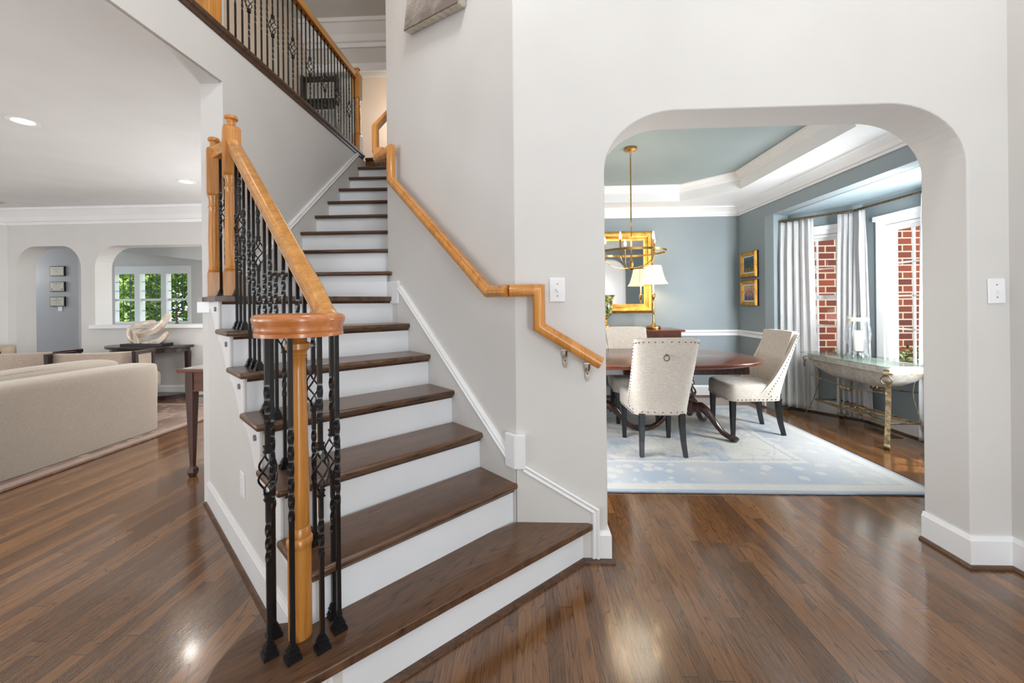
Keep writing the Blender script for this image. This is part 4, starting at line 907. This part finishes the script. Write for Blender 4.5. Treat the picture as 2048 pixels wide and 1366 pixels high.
blade('blade', [(-.36, .32), (-.2, .38), (0, .42), (.14, .44)], .12, .12, sc_, M['sculpt'], .03)
blade('blade', [(-.06, .05), (.12, .055), (.3, .12), (.42, .26)], .16, .12, sc_, M['sculpt'], -.02)
blade('blade', [(-.35, .33), (-.34, .2), (-.28, .1), (-.2, .045)], .12, .07, sc_, M['sculpt'], .0)
MB().loft([[(x + a, b, z) for a, b in ((-w2, -.05), (w2, -.05), (w2, .05), (-w2, .05))] for x, z, w2 in ((-.16, .045, .05), (-.18, .15, .045), (-.17, .3, .06))]).build('column', M['sculpt'], sc_, bevel=.008)
# small mahogany side table beside the wall end
st = empty('side_table', (-2.40, 3.12, 0)); tag(st, 'mahogany side table with stone top and tapered legs behind the stairs', 'side table')
MB().box(-.23, .23, -.27, .27, .80, .825).build('table_top', M['mahog'], st, bevel=.004)
MB().box(-.2, .2, -.24, .24, .8255, .83).build('stone_inlay', M['marble'], st)
MB().box(-.19, .19, -.22, .22, .66, .80).build('apron', M['mahog'], st, bevel=.002)
MB().box(-.196, .196, -.226, .226, .652, .662).build('apron_bead', M['mahog'], st)
for sx_ in (-1, 1):
    for sy_ in (-1, 1):
        o = MB().loft([sq(.016, 0), sq(.02, .012), sq(.026, .035), sq(.024, .06), sq(.014, .078), sq(.014, .09), sq(.030, .66), sq(.030, .80)]).build('leg', M['mahogz'], st, bevel=.002); o.location = (sx_ * .168, sy_ * .198, 0)
# kitchen tap
kt = empty('kitchen_tap', (-7.62, 8.3, .93)); tag(kt, 'dark gooseneck kitchen tap in front of the right-hand window', 'tap')
MB().lathe([(.035, 0), (.035, .02), (.02, .03), (.016, .06)], seg=14).build('tap_base', M['bronze'], kt, smooth=True)
MB().tube([(0, 0, .05)] + [(.0, 0, .22)] + [(.085 - .085 * math.cos(math.radians(a)), -.02, .24 + .12 * math.sin(math.radians(a))) for a in range(0, 200, 20)], .014, 10).build('spout', M['bronze'], kt, smooth=True)
MB().tube([(.0, 0, .06), (-.06, 0, .10)], .009, 8).build('handle', M['bronze'], kt, smooth=True)
tag(MB().box(-9.6, -7.0, 8.0, 8.49, .0, .90).build('kitchen_counter', M['white']), 'white kitchen base cabinets under the three-part window', 'cabinet')

# ------------------------------------------------------------------ outdoors
def leaves(name, n_, fn, size, mat, label, cat, seed=1):
    rnd = random.Random(seed); m = MB()
    for _ in range(n_):
        x, y, z = fn(rnd); a, b, c = rnd.uniform(0, 6.28), rnd.uniform(-1, 1), rnd.uniform(-1.2, 1.2); s_ = size * rnd.uniform(.6, 1.3)
        R_ = Matrix.Rotation(a, 3, 'Z') @ Matrix.Rotation(b, 3, 'X') @ Matrix.Rotation(c, 3, 'Y')
        q = [R_ @ Vector(p) * s_ for p in ((0, -1, 0), (.35, -.2, .08), (.3, .3, .05), (0, 1, -.1), (-.3, .3, .05), (-.35, -.2, .08))]
        m.add([(x + v.x, y + v.y, z + v.z) for v in q], [(0, 1, 2, 3), (0, 3, 4, 5)])
    return tag(m.build(name, mat), label, cat, kind='stuff')
def hedge_pt(r):
    x = r.uniform(-14, -8.6); z = r.uniform(.0, 3.9); return x, 11.5 + .8 * math.sin(x * 1.7) * math.sin(z * 1.3) + r.uniform(0, 2.2), z
leaves('tree_foliage', 17000, hedge_pt, .105, M['leaf'], 'dense sunlit green tree foliage outside the kitchen windows', 'foliage')
struct(MB().box(-20, 14, 5.75, 30, -.4, -.02).build('ground_outside', M['leaf2']))
bw = MB().box(XR + .18, 9.0, YB + .13, YB + .5, -.3, 6).build('brick_wing', M['brick']); tag(bw, 'red brick side wing of the house seen through the bay windows', 'building')
def shrub_pt(r):
    return r.uniform(4.0, 5.9), r.uniform(4.9, 5.5), .02 + .58 * r.random() ** .5 + .08 * math.sin(r.uniform(0, 9))
leaves('low_shrubs', 2600, shrub_pt, .035, M['leaf2'], 'low variegated shrubs at the foot of the brick wing', 'shrub', 3)

# ------------------------------------------------------------------ dining room
rug = MB().box(-1.47, 1.47, -1.15, 1.15, .001, .014).build('area_rug', M['rug'], bevel=.005)
rug.location = (1.22, 3.87, 0); tag(rug, 'pale blue and cream patterned area rug under the dining table', 'rug')

NAIL = {}
def dining_chair(x, y, rz, label):
    e = empty('dining_chair', (x, y, .014), rz); tag(e, label, 'chair', 'nailhead dining chairs')
    # seat: faces +y locally
    def hw(y_): return .225 + .03 * (y_ + .25) / .5
    rings = []
    for z, k in ((.335, .985), (.36, 1.0), (.44, 1.0), (.468, .985), (.484, .94), (.490, .84)):
        ring = []
        for i in range(28):
            a = 2 * PI * i / 28; cx, sy_ = math.cos(a), math.sin(a)
            px = (abs(cx) ** .28) * (1 if cx > 0 else -1); py = (abs(sy_) ** .28) * (1 if sy_ > 0 else -1)
            yy = .02 + .255 * py * k; ring.append((hw(yy) * px * k, yy, z))
        rings.append(ring)
    MB().loft(rings).build('seat', M['cream'], e, smooth=True, ang=60)
    # wrapped back shell
    nx, nz = 20, 16
    def outer(u, t_):
        """u -1..1 across, t 0..1 height"""
        z = .345 + .632 * t_ + .012 * (1 - u * u) * (1 if t_ > .9 else 0)
        half_ = .238 + .022 * t_ ** .7
        wrap = .30 * (1 - t_) ** 1.7 * .72 + .035            # how far the wings reach forward
        lean = -.245 - .135 * t_ ** 1.25
        uu = abs(u)
        x_ = half_ * math.sin(min(1, uu * 1.08) * PI / 2) ** .9 * (1 if u >= 0 else -1) if uu > 0 else 0
        y_ = lean + wrap * uu ** 3.4
        # rounded lower corners
        z += .04 * uu ** 3.5 * max(0, 1 - t_ / .3) - .016 * uu ** 8 * max(0, (t_ - .85) / .15)
        return Vector((x_, y_, z))
    vs = []; fs = []
    def grid(f): return [[f(-1 + 2 * i / nx, j / nz) for i in range(nx + 1)] for j in range(nz + 1)]
    G = grid(outer)
    def nrm(j, i):
        a = G[j][min(nx, i + 1)] - G[j][max(0, i - 1)]; b = G[min(nz, j + 1)][i] - G[max(0, j - 1)][i]; n_ = a.cross(b).normalized()
        return n_ if n_.y < 0 or abs(n_.y) < .3 and n_.x * G[j][i].x > 0 else (-n_ if n_.y > 0 else n_)
    m = MB(); TH = .058
    def inn(j, i):
        n_ = nrm(j, i); n_.z = 0; n_.normalize(); return G[j][i] - n_ * TH * (1 - .3 * (abs(-1 + 2 * i / nx) ** 6))
    I = [[inn(j, i) for i in range(nx + 1)] for j in range(nz + 1)]
    rings = []
    for j in range(nz + 1):
        rings.append([tuple(p) for p in G[j]] + [tuple(p) for p in I[j][::-1]])
    m.loft(rings)
    b = m.build('backrest', M['cream'], e, smooth=True, ang=70, bevel=.016, seg=4)
    # nail heads around the outer edge
    def nail(p, n_):
        n_ = n_.normalized(); p = Vector(p)
        if 'm' not in NAIL:
            o = MB().loft([[(r_ * math.cos(k * PI / 3), r_ * math.sin(k * PI / 3), h_) for k in range(6)] for r_, h_ in ((.0058, -.001), (.0048, .002), (.002, .0034))]).build('nailhead', M['nail'], e); NAIL['m'] = o
        else: o = NAIL['m'].copy(); COL.objects.link(o); o.parent = e
        o.location = p; o.rotation_euler = n_.to_track_quat('Z', 'Y').to_euler()
    for i in range(20):
        t_ = .06 + .87 * i / 19
        for s_ in (-1, 1):
            p = outer(s_ * .90, t_); n_ = (outer(s_ * .93, t_) - p).cross(outer(s_ * .9, min(1, t_ + .02)) - p); n_ = n_ if n_.y < 0 else -n_
            nail(p, n_)
    for i in range(14):
        u = -.84 + 1.68 * i / 13; nail(outer(u, .95), Vector((0, -1, 0)))
        if i < 13: nail(outer(-.84 + 1.68 * i / 12, .03), Vector((0, -1, 0)))
    for i in range(11):
        yy = -.20 + .40 * i / 10
        for s_ in (-1, 1): nail(Vector((s_ * (hw(yy) + .001), yy, .352)), Vector((s_, 0, 0)))
    for i in range(10): nail(Vector((-.19 + .38 * i / 9, .2745, .352)), Vector((0, 1, 0)))
    # ring pull on the back
    c = outer(0, .80); r = MB(); r.tube([(.022 * math.cos(a), c.y - .012, c.z - .022 + .022 * math.sin(a)) for a in [k * PI / 10 for k in range(20)]], .0032, 6, True)
    r.lathe([(.009, -.004), (.009, .006), (.004, .012)], (0, 0, 0), 10) if False else None
    r.cbox((0, c.y - .008, c.z + .002), (.012, .014, .012)); r.build('ring_pull', M['nail'], e, smooth=True)
    for s_ in (-1, 1):
        MB().loft([[(s_ * .205 + a * k, .225 + b_ * k, z) for a, b_ in ((-1, -1), (1, -1), (1, 1), (-1, 1))] for k, z in ((.0165, 0), (.0245, .35))]).build('leg', M['chairleg'], e, bevel=.003)
        MB().loft([[(s_ * x_ + a * k, y_ + b_ * k, z) for a, b_ in ((-1, -1), (1, -1), (1, 1), (-1, 1))] for x_, y_, k, z in ((.178, -.262, .0165, 0), (.170, -.235, .019, .12), (.165, -.222, .022, .24), (.165, -.22, .024, .35))]).build('leg', M['chairleg'], e, bevel=.003)
    return e
dining_chair(1.095, 3.585, .0, 'nailhead dining chair with its back and ring pull to the foyer')
dining_chair(2.145, 4.065, PI / 2 + .0, 'nailhead dining chair at the right-hand end of the table')
dining_chair(1.13, 4.46, PI, 'nailhead dining chair on the far side of the table')

tb = empty('dining_table', (1.12, 4.02, .014)); tag(tb, 'mahogany dining table with rounded ends on carved pedestals', 'table')
def selip(hx, hy, n_=2.7, k=72): return [((abs(math.cos(a)) ** (2 / n_)) * hx * (1 if math.cos(a) > 0 else -1), (abs(math.sin(a)) ** (2 / n_)) * hy * (1 if math.sin(a) > 0 else -1)) for a in [2 * PI * (i + .5) / k for i in range(k)]]
m = MB(); m.loft([[(x * k, y * k, z) for x, y in selip(1.06, .65)] for z, k in ((.706, .975), (.712, .99), (.722, .995), (.727, .988), (.730, .997), (.736, 1), (.742, .997), (.745, .985))])
m.build('table_top', M['mahog'], tb, smooth=True, ang=50)
MB().box(-.78, .78, -.50, .50, .64, .706).build('apron', M['mahogdark'], tb, bevel=.004)
for s_ in (-1, 1):
    cx_ = s_ * .46
    MB().lathe([(.07, .64), (.07, .60), (.04, .585), (.032, .55), (.045, .53), (.036, .51), (.048, .49), (.05, .47), (.034, .455), (.04, .44), (.06, .41), (.066, .385), (.06, .36), (.042, .335), (.052, .325), (.052, .31), (.044, .30)], (cx_, 0, 0), 20).build('pedestal', M['mahogdark'], tb, smooth=True, ang=30)
    MB().lathe([(.05, .30), (.062, .29), (.062, .20), (.05, .19), (.02, .15)], (cx_, 0, 0), 8).build('pedestal_block', M['mahogdark'], tb)
    for ang in (50, -50, 180) if s_ > 0 else (130, -130, 0):
        a = math.radians(ang); D_ = Vector((math.cos(a), math.sin(a), 0)); W_ = Vector((-math.sin(a), math.cos(a), 0)); rings = []
        prof = [(.04, .255, .034, .042), (.10, .265, .032, .040), (.16, .235, .028, .036), (.22, .175, .024, .030), (.27, .11, .022, .025), (.32, .060, .022, .022), (.37, .036, .026, .02), (.42, .028, .034, .024), (.445, .022, .028, .02), (.455, .018, .012, .012)]
        for r_, z, hw_, hh in prof:
            hw_ *= 1.25; hh *= 1.25; rings.append([tuple(Vector((cx_, 0, z)) + D_ * r_ + W_ * (hw_ * math.cos(q)) + (Vector((0, 0, 1)) * .8 + D_ * .45) * (hh * math.sin(q))) for q in [k * PI / 5 for k in range(10)]])
        MB().loft(rings).build('leg', M['mahogdark'], tb, smooth=True)

sb_ = empty('sideboard', (.93, 5.27, 0)); tag(sb_, 'mahogany sideboard under the gilded mirror', 'sideboard')
MB().box(-1.0, 1.0, -.26, .25, .92, .945).build('top', M['mahog'], sb_, bevel=.005)
MB().box(-.96, .96, -.235, .24, .42, .92).build('carcass', M['mahog'], sb_, bevel=.003)
for i in range(4):
    x0 = -.94 + .475 * i
    o = MB().box(x0, x0 + .455, -.247, -.235, .74, .90).build('drawer', M['mahogz'], sb_, bevel=.003); MB().lathe([(.012, 0), (.014, -.012), (.006, -.02)], (x0 + .228, -.25, .82), 10).build('knob', M['brass'], o)
    o = MB().box(x0, x0 + .455, -.247, -.235, .45, .72).build('cabinet_door', M['mahogz'], sb_, bevel=.003)
    MB().tube([(x0 + .228 + .15 * math.cos(a), -.248, .585 + .1 * math.sin(a)) for a in [k * PI / 12 for k in range(24)]], .003, 6, True).build('oval_inlay', M['mahogdark'], o)
for x in (-.9, .9, -.3, .3):
    for y in (-.19, .2): MB().loft([[(x + a, y + b, z) for a, b in ((-r, -r), (r, -r), (r, r), (-r, r))] for r, z in ((.014, 0), (.028, .42))]).build('leg', M['mahogz'], sb_)

lp = empty('table_lamp', (1.615, 5.25, .946)); tag(lp, 'lit brass candlestick lamp with a cream bell shade on the sideboard', 'lamp')
MB().lathe([(.088, 0), (.09, .01), (.09, .03), (.085, .036), (.06, .04), (.03, .05), (.016, .08), (.013, .13), (.012, .17), (.017, .175), (.017, .185), (.010, .19), (.014, .2), (.015, .33), (.011, .36), (.009, .37), (.012, .375), (.012, .385), (.02, .40), (.026, .42), (.026, .45), (.018, .46), (.012, .465)], seg=20).build('lamp_base', M['brass'], lp, smooth=True, ang=40)
MB().lathe([(.011, .465), (.011, .60)], seg=12).build('candle_sleeve', M['candle'], lp)
def bell(z): u = (z - .585) / .235; return .187 - .078 * u ** .55 - .006 * u
rings = []
for i in range(9):
    z = .585 + .235 * i / 8; rings.append([(bell(z) * (1 - .02 * abs(math.sin(4 * a))) * math.cos(a), bell(z) * (1 - .02 * abs(math.sin(4 * a))) * math.sin(a), z) for a in [2 * PI * k / 48 for k in range(48)]])
m = MB().loft(rings, cap=False); sh = m.build('lamp_shade', M['shade'], lp, smooth=True, ang=80)
so_ = sh.modifiers.new('solid', 'SOLIDIFY'); so_.thickness = .002
m = MB()
for k in range(8): a = 2 * PI * k / 8 + PI / 8; m.tube([(bell(.585 + .235 * i / 8) * .985 * math.cos(a) * 1.01, bell(.585 + .235 * i / 8) * .985 * math.sin(a) * 1.01, .585 + .235 * i / 8) for i in range(9)], .0025, 5)
m.build('shade_seam', M['shadepipe'], lp)
light('table_lamp_bulb', 'POINT', (1.615, 5.25, 1.66), 9, (1, .80, .55), shadow_soft_size=.05)

ur = empty('footed_urn', (.985, 5.22, .946)); tag(ur, 'painted green glass urn with gilt foot on the sideboard, half hidden by the arch', 'urn')
MB().lathe([(.085, 0), (.085, .03), (.075, .035)], seg=20).build('plinth', M['mahogdark'], ur, smooth=True, ang=30)
MB().lathe([(.065, .035), (.06, .05), (.03, .065), (.02, .09), (.03, .10), (.018, .12), (.035, .14), (.05, .155)], seg=20).build('foot', M['gold'], ur, smooth=True, ang=40)
MB().lathe([(.05, .155), (.085, .19), (.10, .24), (.10, .32), (.105, .38), (.125, .43), (.13, .44)], seg=24).build('bowl', M['urn'], ur, smooth=True)
MB().tube([(.13 * math.cos(a), .13 * math.sin(a), .44) for a in [k * PI / 12 for k in range(24)]], .004, 6, True).build('rim', M['gold'], ur, smooth=True)

# mirror
mr = empty('wall_mirror', (.985, YB, 1.705)); tag(mr, 'large gilt-framed mirror above the sideboard', 'mirror')
MP = [(0, 0), (0, .02), (.02, .045), (.035, .055), (.07, .05), (.085, .036), (.095, .036), (.10, .028), (.125, .02), (.125, .0)]
hx, hz = .715, .56
MB().sweep(MP, [(-hx, 0, -hz), (-hx, 0, hz), (hx, 0, hz), (hx, 0, -hz)][::-1], (0, -1, 0), True).build('frame', M['gold'], mr, smooth=True, ang=25)
MB().box(-hx + .11, hx - .11, -.016, -.006, -hz + .11, hz - .11).build('mirror_glass', M['mirror'], mr)
# small paintings on the right wall
for z0, z1, mt, lb in ((1.60, 1.93, 'art1', 'small gilt-framed woodland painting, the upper of two in the dining corner'), (1.235, 1.565, 'art2', 'small gilt-framed sunset painting, the lower of two in the dining corner')):
    e = empty('framed_painting', (XR, 5.27, (z0 + z1) / 2)); tag(e, lb, 'painting'); h2 = (z1 - z0) / 2; w2 = .18
    MB().sweep([(0, 0), (0, .03), (.015, .045), (.05, .03), (.055, .02), (.055, 0)], [(0, -w2, -h2), (0, -w2, h2), (0, w2, h2), (0, w2, -h2)], (-1, 0, 0), True).build('frame', M['gold'], e, smooth=True, ang=25)
    MB().box(-.02, 0, -w2 - .002, w2 + .002, -h2 - .002, h2 + .002).build('frame_side', M['black'], e)
    MB().box(-.024, -.02, -w2 + .052, w2 - .052, -h2 + .052, h2 - .052).build('mat_board', M['matboard'], e)
    MB().box(-.026, -.024, -w2 + .068, w2 - .068, -h2 + .068, h2 - .068).build('painted_panel', M[mt], e)

# chandelier
ch = empty('chandelier', (.985, 3.86, ZT)); tag(ch, 'brass ring chandelier with lit candle bulbs over the dining table', 'chandelier')
MB().lathe([(.058, 0), (.062, -.01), (.06, -.024), (.02, -.03)], seg=28).build('canopy', M['brass'], ch, smooth=True, ang=40)
m = MB()
for k in range(3): m.tube([(.010 * math.cos(a) if k % 2 else 0, 0 if k % 2 else .010 * math.cos(a), -.042 - .018 * k + .013 * math.sin(a)) for a in [q * PI / 6 for q in range(12)]], .002, 6, True)
m.build('chain', M['brass'], ch, smooth=True)
zr = -1.0
MB().tube([(0, 0, -.085), (0, 0, zr - .08)], .0065, 10).build('stem', M['brass'], ch, smooth=True)
MB().lathe([(.026, zr - .085), (.028, zr - .09), (.018, zr - .097), (.02, zr - .14), (.028, zr - .147), (.034, zr - .153), (.02, zr - .16), (.006, zr - .172)], seg=12).build('hub', M['brass'], ch, smooth=True, ang=30)
rr0 = .315
MB().loft([[((rr0 + a) * math.cos(q), (rr0 + a) * math.sin(q), zr + b) for a, b in ((-.003, -.01), (.003, -.01), (.003, .01), (-.003, .01))] for q in [2 * PI * k / 64 for k in range(64)]], closed=True).build('ring', M['brass'], ch, smooth=True, ang=40)
for k in range(5):
    a = 2 * PI * k / 5 - .95; ca, sa = math.cos(a), math.sin(a); ra = .25
    arm = MB().tube([(r_ * ca, r_ * sa, z) for r_, z in [(.02, zr - .15)] + [(.02 + (ra - .02) * math.sin(math.radians(q)), zr - .04 - .115 * math.cos(math.radians(q))) for q in range(8, 91, 9)] + [(ra, zr)]], .0042, 8).build('arm', M['brass'], ch, smooth=True)
    MB().tube([(ra * ca, ra * sa, zr), (rr0 * ca, rr0 * sa, zr)], .003, 6).build('spoke', M['brass'], arm)
    MB().lathe([(.011, zr - .008), (.011, zr), (.0085, zr + .002), (.0085, zr + .095)], (ra * ca, ra * sa, 0), 12).build('candle_sleeve', M['brass'], arm)
    MB().lathe([(.006, zr + .095), (.0115, zr + .108), (.0125, zr + .122), (.007, zr + .145), (.001, zr + .165)], (ra * ca, ra * sa, 0), 12).build('bulb', M['flame'], arm, smooth=True)
light('chandelier_light', 'POINT', (.985, 3.86, ZT + zr + .30), 12, (1, .86, .68), shadow_soft_size=.22)

# console by the bay
cn = empty('console_table', (3.25, 4.05, 0)); tag(cn, 'glass-topped stone trough console on a scrolled bronze frame by the bay window', 'console table')
def chamf(hx_, hy_, c): return [(-hx_, -hy_ + c), (-hx_ + c, -hy_), (hx_ - c, -hy_), (hx_, -hy_ + c), (hx_, hy_ - c), (hx_ - c, hy_), (-hx_ + c, hy_), (-hx_, hy_ - c)]
MB().prism(chamf(.25, .56, .05), .715, .725).build('glass_top', M['tglass'], cn)
MB().loft([[(x, y, z) for x, y in chamf(hx_, hy_, .04)] for z, hx_, hy_ in ((.49, .06, .26), (.52, .10, .36), (.58, .145, .45), (.64, .165, .49), (.65, .18, .50), (.665, .185, .51), (.70, .185, .51), (.712, .19, .515), (.7135, .17, .49))]).build('stone_trough', M['basin'], cn, smooth=True, ang=45)
MB().loft([[(x + u * a, y + u2 * a, z) for a, z in ((0, .645), (.008, .645), (.008, .655), (0, .655))] for x, y, u, u2 in [(x, y, (1 if x > 0 else -1), (1 if y > 0 else -1)) for x, y in chamf(.172, .497, .04)]], closed=True).build('rim_band', M['ironbronze'], cn)
for sx_ in (-1, 1):
    for sy_ in (-1, 1):
        D_ = Vector((sx_ * .72, sy_ * .69, 0)); W_ = Vector((-D_.y, D_.x, 0)).normalized(); B_ = Vector((sx_ * .145, sy_ * .455, 0))
        pth = [(.065 + .022 * math.cos(math.radians(q)) - 0, .655 + .022 * math.sin(math.radians(q))) for q in (-120, -60, 0, 60, 100)] + [(.03, .685), (-.0, .66), (-.035, .60), (-.055, .50), (-.05, .42), (-.025, .30), (.0, .20), (.03, .13), (.055, .08), (.065, .05)] + [(.05 + .03 * math.cos(math.radians(q)), .032 + .024 * math.sin(math.radians(q))) for q in (0, -60, -120, -180, -240)]
        pts = smooth_poly([(a, b, 0) for a, b in pth], 3); rings = []
        for i, (a, b, _) in enumerate(pts):
            a2, b2, _ = pts[min(len(pts) - 1, i + 1)]; a1, b1, _ = pts[max(0, i - 1)]; tx, tz = a2 - a1, b2 - b1; l = math.hypot(tx, tz) or 1; nx, nz = -tz / l, tx / l
            rings.append([tuple(B_ + D_ * (a + nx * .0028 * c_) + W_ * (.019 * w2) + Vector((0, 0, b + nz * .0028 * c_))) for c_, w2 in ((-1, -1), (1, -1), (1, 1), (-1, 1))])
        lg = MB().loft(rings).build('leg', M['ironbronze'], cn, smooth=True, ang=50)
        c = B_ + D_ * .075 + Vector((0, 0, .602)); U_ = (D_ * .3 + W_ * 1).normalized()
        MB().tube([tuple(c + W_ * (.036 * math.cos(q)) + Vector((0, 0, .036 * math.sin(q)))) for q in [k * PI / 10 for k in range(20)]], .0042, 7, True).build('ring', M['bronze'], lg, smooth=True)
L4 = [(-.128, -.44), (.128, -.44), (.128, .44), (-.128, .44)]
m = MB()
for i in range(4):
    a, b = L4[i], L4[(i + 1) % 4]; m.tube([(a[0], a[1], .21), (b[0], b[1], .21)], .0095, 8)
for a, b in ((L4[0], L4[2]), (L4[1], L4[3])): m.tube([(a[0], a[1], .21), (b[0], b[1], .21)], .0085, 8)
m.tube([(.07 * math.cos(a), .10 * math.sin(a), .212) for a in [k * PI / 12 for k in range(24)]], .007, 8, True)
m.build('stretcher', M['ironbronze'], cn, smooth=True)
m = MB()
for sx_ in (-1, 1):
    m.tube(smooth_poly([(sx_ * .17, -.47, .48), (sx_ * .15, -.25, .455), (sx_ * .15, -.06, .44), (sx_ * .15, .06, .44), (sx_ * .15, .25, .455), (sx_ * .17, .47, .48)], 4), .006, 8)
    for yy in (-.045, .0, .045): m.lathe([(.002, -.02), (.02, -.012), (.024, 0), (.02, .012), (.002, .02)], (sx_ * .15, yy, .425), 10)
m.build('knotted_bar', M['ironbronze'], cn, smooth=True, ang=60)

hv = empty('hurricane_vase', (3.20, 4.02, .7255)); tag(hv, 'clear glass hurricane vase with a rope neck on the bay console', 'vase')
m = MB().lathe([(.085, .0), (.088, .01), (.085, .04), (.06, .07), (.062, .10), (.095, .17), (.102, .23), (.095, .30), (.078, .36), (.078, .40), (.084, .42)], seg=28, cap=False); vb = m.build('vase_body', M['vase'], hv, smooth=True)
m = MB()
for k in range(3): m.tube([(.081 * math.cos(a), .081 * math.sin(a), .366 + .011 * k) for a in [q * PI / 14 for q in range(28)]], .0065, 6, True)
m.build('rope_collar', M['travertine'], hv, smooth=True)
cd_ = tag(MB().lathe([(.037, 0), (.038, .005), (.038, .19), (.034, .195), (.004, .19)], seg=24).build('pillar_candle', M['candle'], smooth=True, ang=40), 'white pillar candle standing inside the glass hurricane vase', 'candle'); cd_.location = (3.20, 4.02, .80)
MB().lathe([(.055, -.012), (.055, 0)], (0, 0, -.0), 20).build('candle_plate', M['vase'], cd_)

# curtains and rod
ZR = 2.235
rod_path = [(2.955, 4.905), (3.43, 4.345), (3.445, 3.50), (3.05, 3.02)]
rd = empty('curtain_rod', (3.44, 4.3, ZR)); tag(rd, 'aged brass curtain rod following the bay window', 'curtain rod')
m = MB().tube([(x - 3.44, y - 4.3, 0) for x, y in rod_path], .011, 10); m.build('rod', M['bronze'], rd, smooth=True)
m = MB(); m.m = Matrix.Translation((2.955 - 3.44, 4.905 - 4.3, 0)); m.lathe([(.004, -.024), (.02, -.016), (.026, 0), (.02, .016), (.004, .024)], seg=14); m.m = Matrix.Translation((3.05 - 3.44, 3.02 - 4.3, 0)); m.lathe([(.004, -.024), (.02, -.016), (.026, 0), (.02, .016), (.004, .024)], seg=14); m.build('finial', M['brass'], rd, smooth=True)
for x, y, nx, ny in ((3.0, 4.85, .77, .63), (3.43, 4.34, .9, .43), (3.445, 3.52, .8, -.6)):
    MB().tube([(x - 3.44, y - 4.3, 0), (x - 3.44 + nx * .10, y - 4.3 + ny * .10, 0)], .008, 8).build('rod_bracket', M['bronze'], rd, smooth=True)
def along(path, s_):
    for a, b in zip(path, path[1:]):
        l = math.dist(a, b)
        if s_ <= l: return Vector((a[0] + (b[0] - a[0]) * s_ / l, a[1] + (b[1] - a[1]) * s_ / l)), Vector(((b[0] - a[0]) / l, (b[1] - a[1]) / l))
        s_ -= l
    return Vector(path[-1]), Vector((1, 0))
def curtain(s0, s1, label, folds=7, flare=1.15, seed=0, xoff=0):
    rnd = random.Random(seed); sm = (s0 + s1) / 2; pc_, tc_ = along(rod_path, sm)
    e = empty('curtain', (pc_.x, pc_.y, .0)); tag(e, label, 'curtain', 'white linen curtains in the bay')
    n_ = 96; rows = [0, .04, .3, .8, 1.3, 1.8, 2.08, 2.15, 2.195]; rings = []; ph = [rnd.uniform(0, 6) for _ in range(4)]
    prof = []
    for z in rows:
        z_ = .06 + z * .982; f = 1 + (flare - 1) * (1 - z / 2.2); row = []
        for i in range(n_ + 1):
            u = i / n_; s_ = sm + (s0 - sm + (s1 - s0) * u) * f; p, t_ = along(rod_path, max(0, s_)); nn = Vector((t_.y, -t_.x))
            amp = (.026 if z < 2.0 else .014) * (1 + .3 * math.sin(3 * u + ph[0]))
            d_ = amp * math.sin(2 * PI * folds * u + ph[1] + .5 * math.sin(z * 1.3 + ph[2])) + .008 * math.sin(2 * PI * folds * 2.3 * u + ph[3]) + .02 * math.sin(u * 5 + z)
            row.append((p.x + nn.x * d_ - pc_.x, p.y + nn.y * d_ - pc_.y, z_))
        prof.append(row)
    vs = [p for r_ in prof for p in r_]; m = MB(); m.add(vs, [(j * (n_ + 1) + i, j * (n_ + 1) + i + 1, (j + 1) * (n_ + 1) + i + 1, (j + 1) * (n_ + 1) + i) for j in range(len(rows) - 1) for i in range(n_)])
    o = m.build('curtain_cloth', M['curtain'], e, smooth='all'); q = o.modifiers.new('solid', 'SOLIDIFY'); q.thickness = .003
    for i in range(6):
        s_ = s0 + (s1 - s0) * (i + .5) / 6; p, t_ = along(rod_path, s_)
        MB().tube([(p.x - pc_.x - t_.y * .017 * math.cos(a), p.y - pc_.y + t_.x * .017 * math.cos(a), ZR - .005 + .017 * math.sin(a)) for a in [k * PI / 7 for k in range(14)]], .002, 5, True).build('clip_ring', M['bronze'], e)
curtain(.05, .38, 'white linen curtain panel nearest the dining corner', 5, 1.12, 1)
curtain(.60, .86, 'white linen curtain panel at the bend of the bay, behind the console', 6, 1.2, 2)
curtain(1.46, 1.68, 'white linen curtain panel mostly hidden by the right arch jamb', 5, 1.4, 3)
# floor register
fr2 = empty('floor_register', (3.42, 4.0, .0)); tag(fr2, 'brass slotted floor vent under the bay window', 'floor vent')
MB().box(-.05, .05, -.14, .14, 0, .005).build('frame', M['ironbronze'], fr2)
m = MB()
for k in range(12): m.box(-.04, .04, -.13 + k * .022, -.122 + k * .022, .005, .0062)
m.build('slots', M['black'], fr2)

# ------------------------------------------------------------------ upstairs hall furniture
struct(MB().box(-3.4, -2.68, 6.12, 6.2, Z2, HC).build('wall_upper_middle', M['wall']))
et = empty('metal_shelf', (-3.1, 5.88, Z2)); tag(et, 'black metal frame shelf standing in the upstairs hall', 'shelf')
for x in (-.27, .24): MB().box(x - .018, x + .018, -.05, .05, 0, 1.66).build('post', M['black'], et)
for z in (1.60, 1.27, 1.19): MB().box(-.252, .222, -.05, .05, z, z + .035).build('shelf_board', M['black'], et)
hl = empty('flush_ceiling_light', (-2.7, 3.4, HC)); tag(hl, 'flush white ceiling light in the upstairs hall', 'ceiling light')
MB().lathe([(.18, 0), (.18, -.02), (.16, -.03)], seg=28).build('base', M['brass'], hl, smooth=True); MB().lathe([(.16, -.03), (.15, -.07), (.09, -.11), (.01, -.12)], seg=28).build('diffuser', M['shade'], hl, smooth=True)
light('hall_lamp', 'POINT', (-2.7, 3.4, HC - .25), 11, (1, .90, .78), shadow_soft_size=.15)
light('hall_back_fill', 'POINT', (-2.2, 6.8, 4.6), 24, (1, .89, .76), shadow_soft_size=.15)  # added warm light behind the header, no fixture there
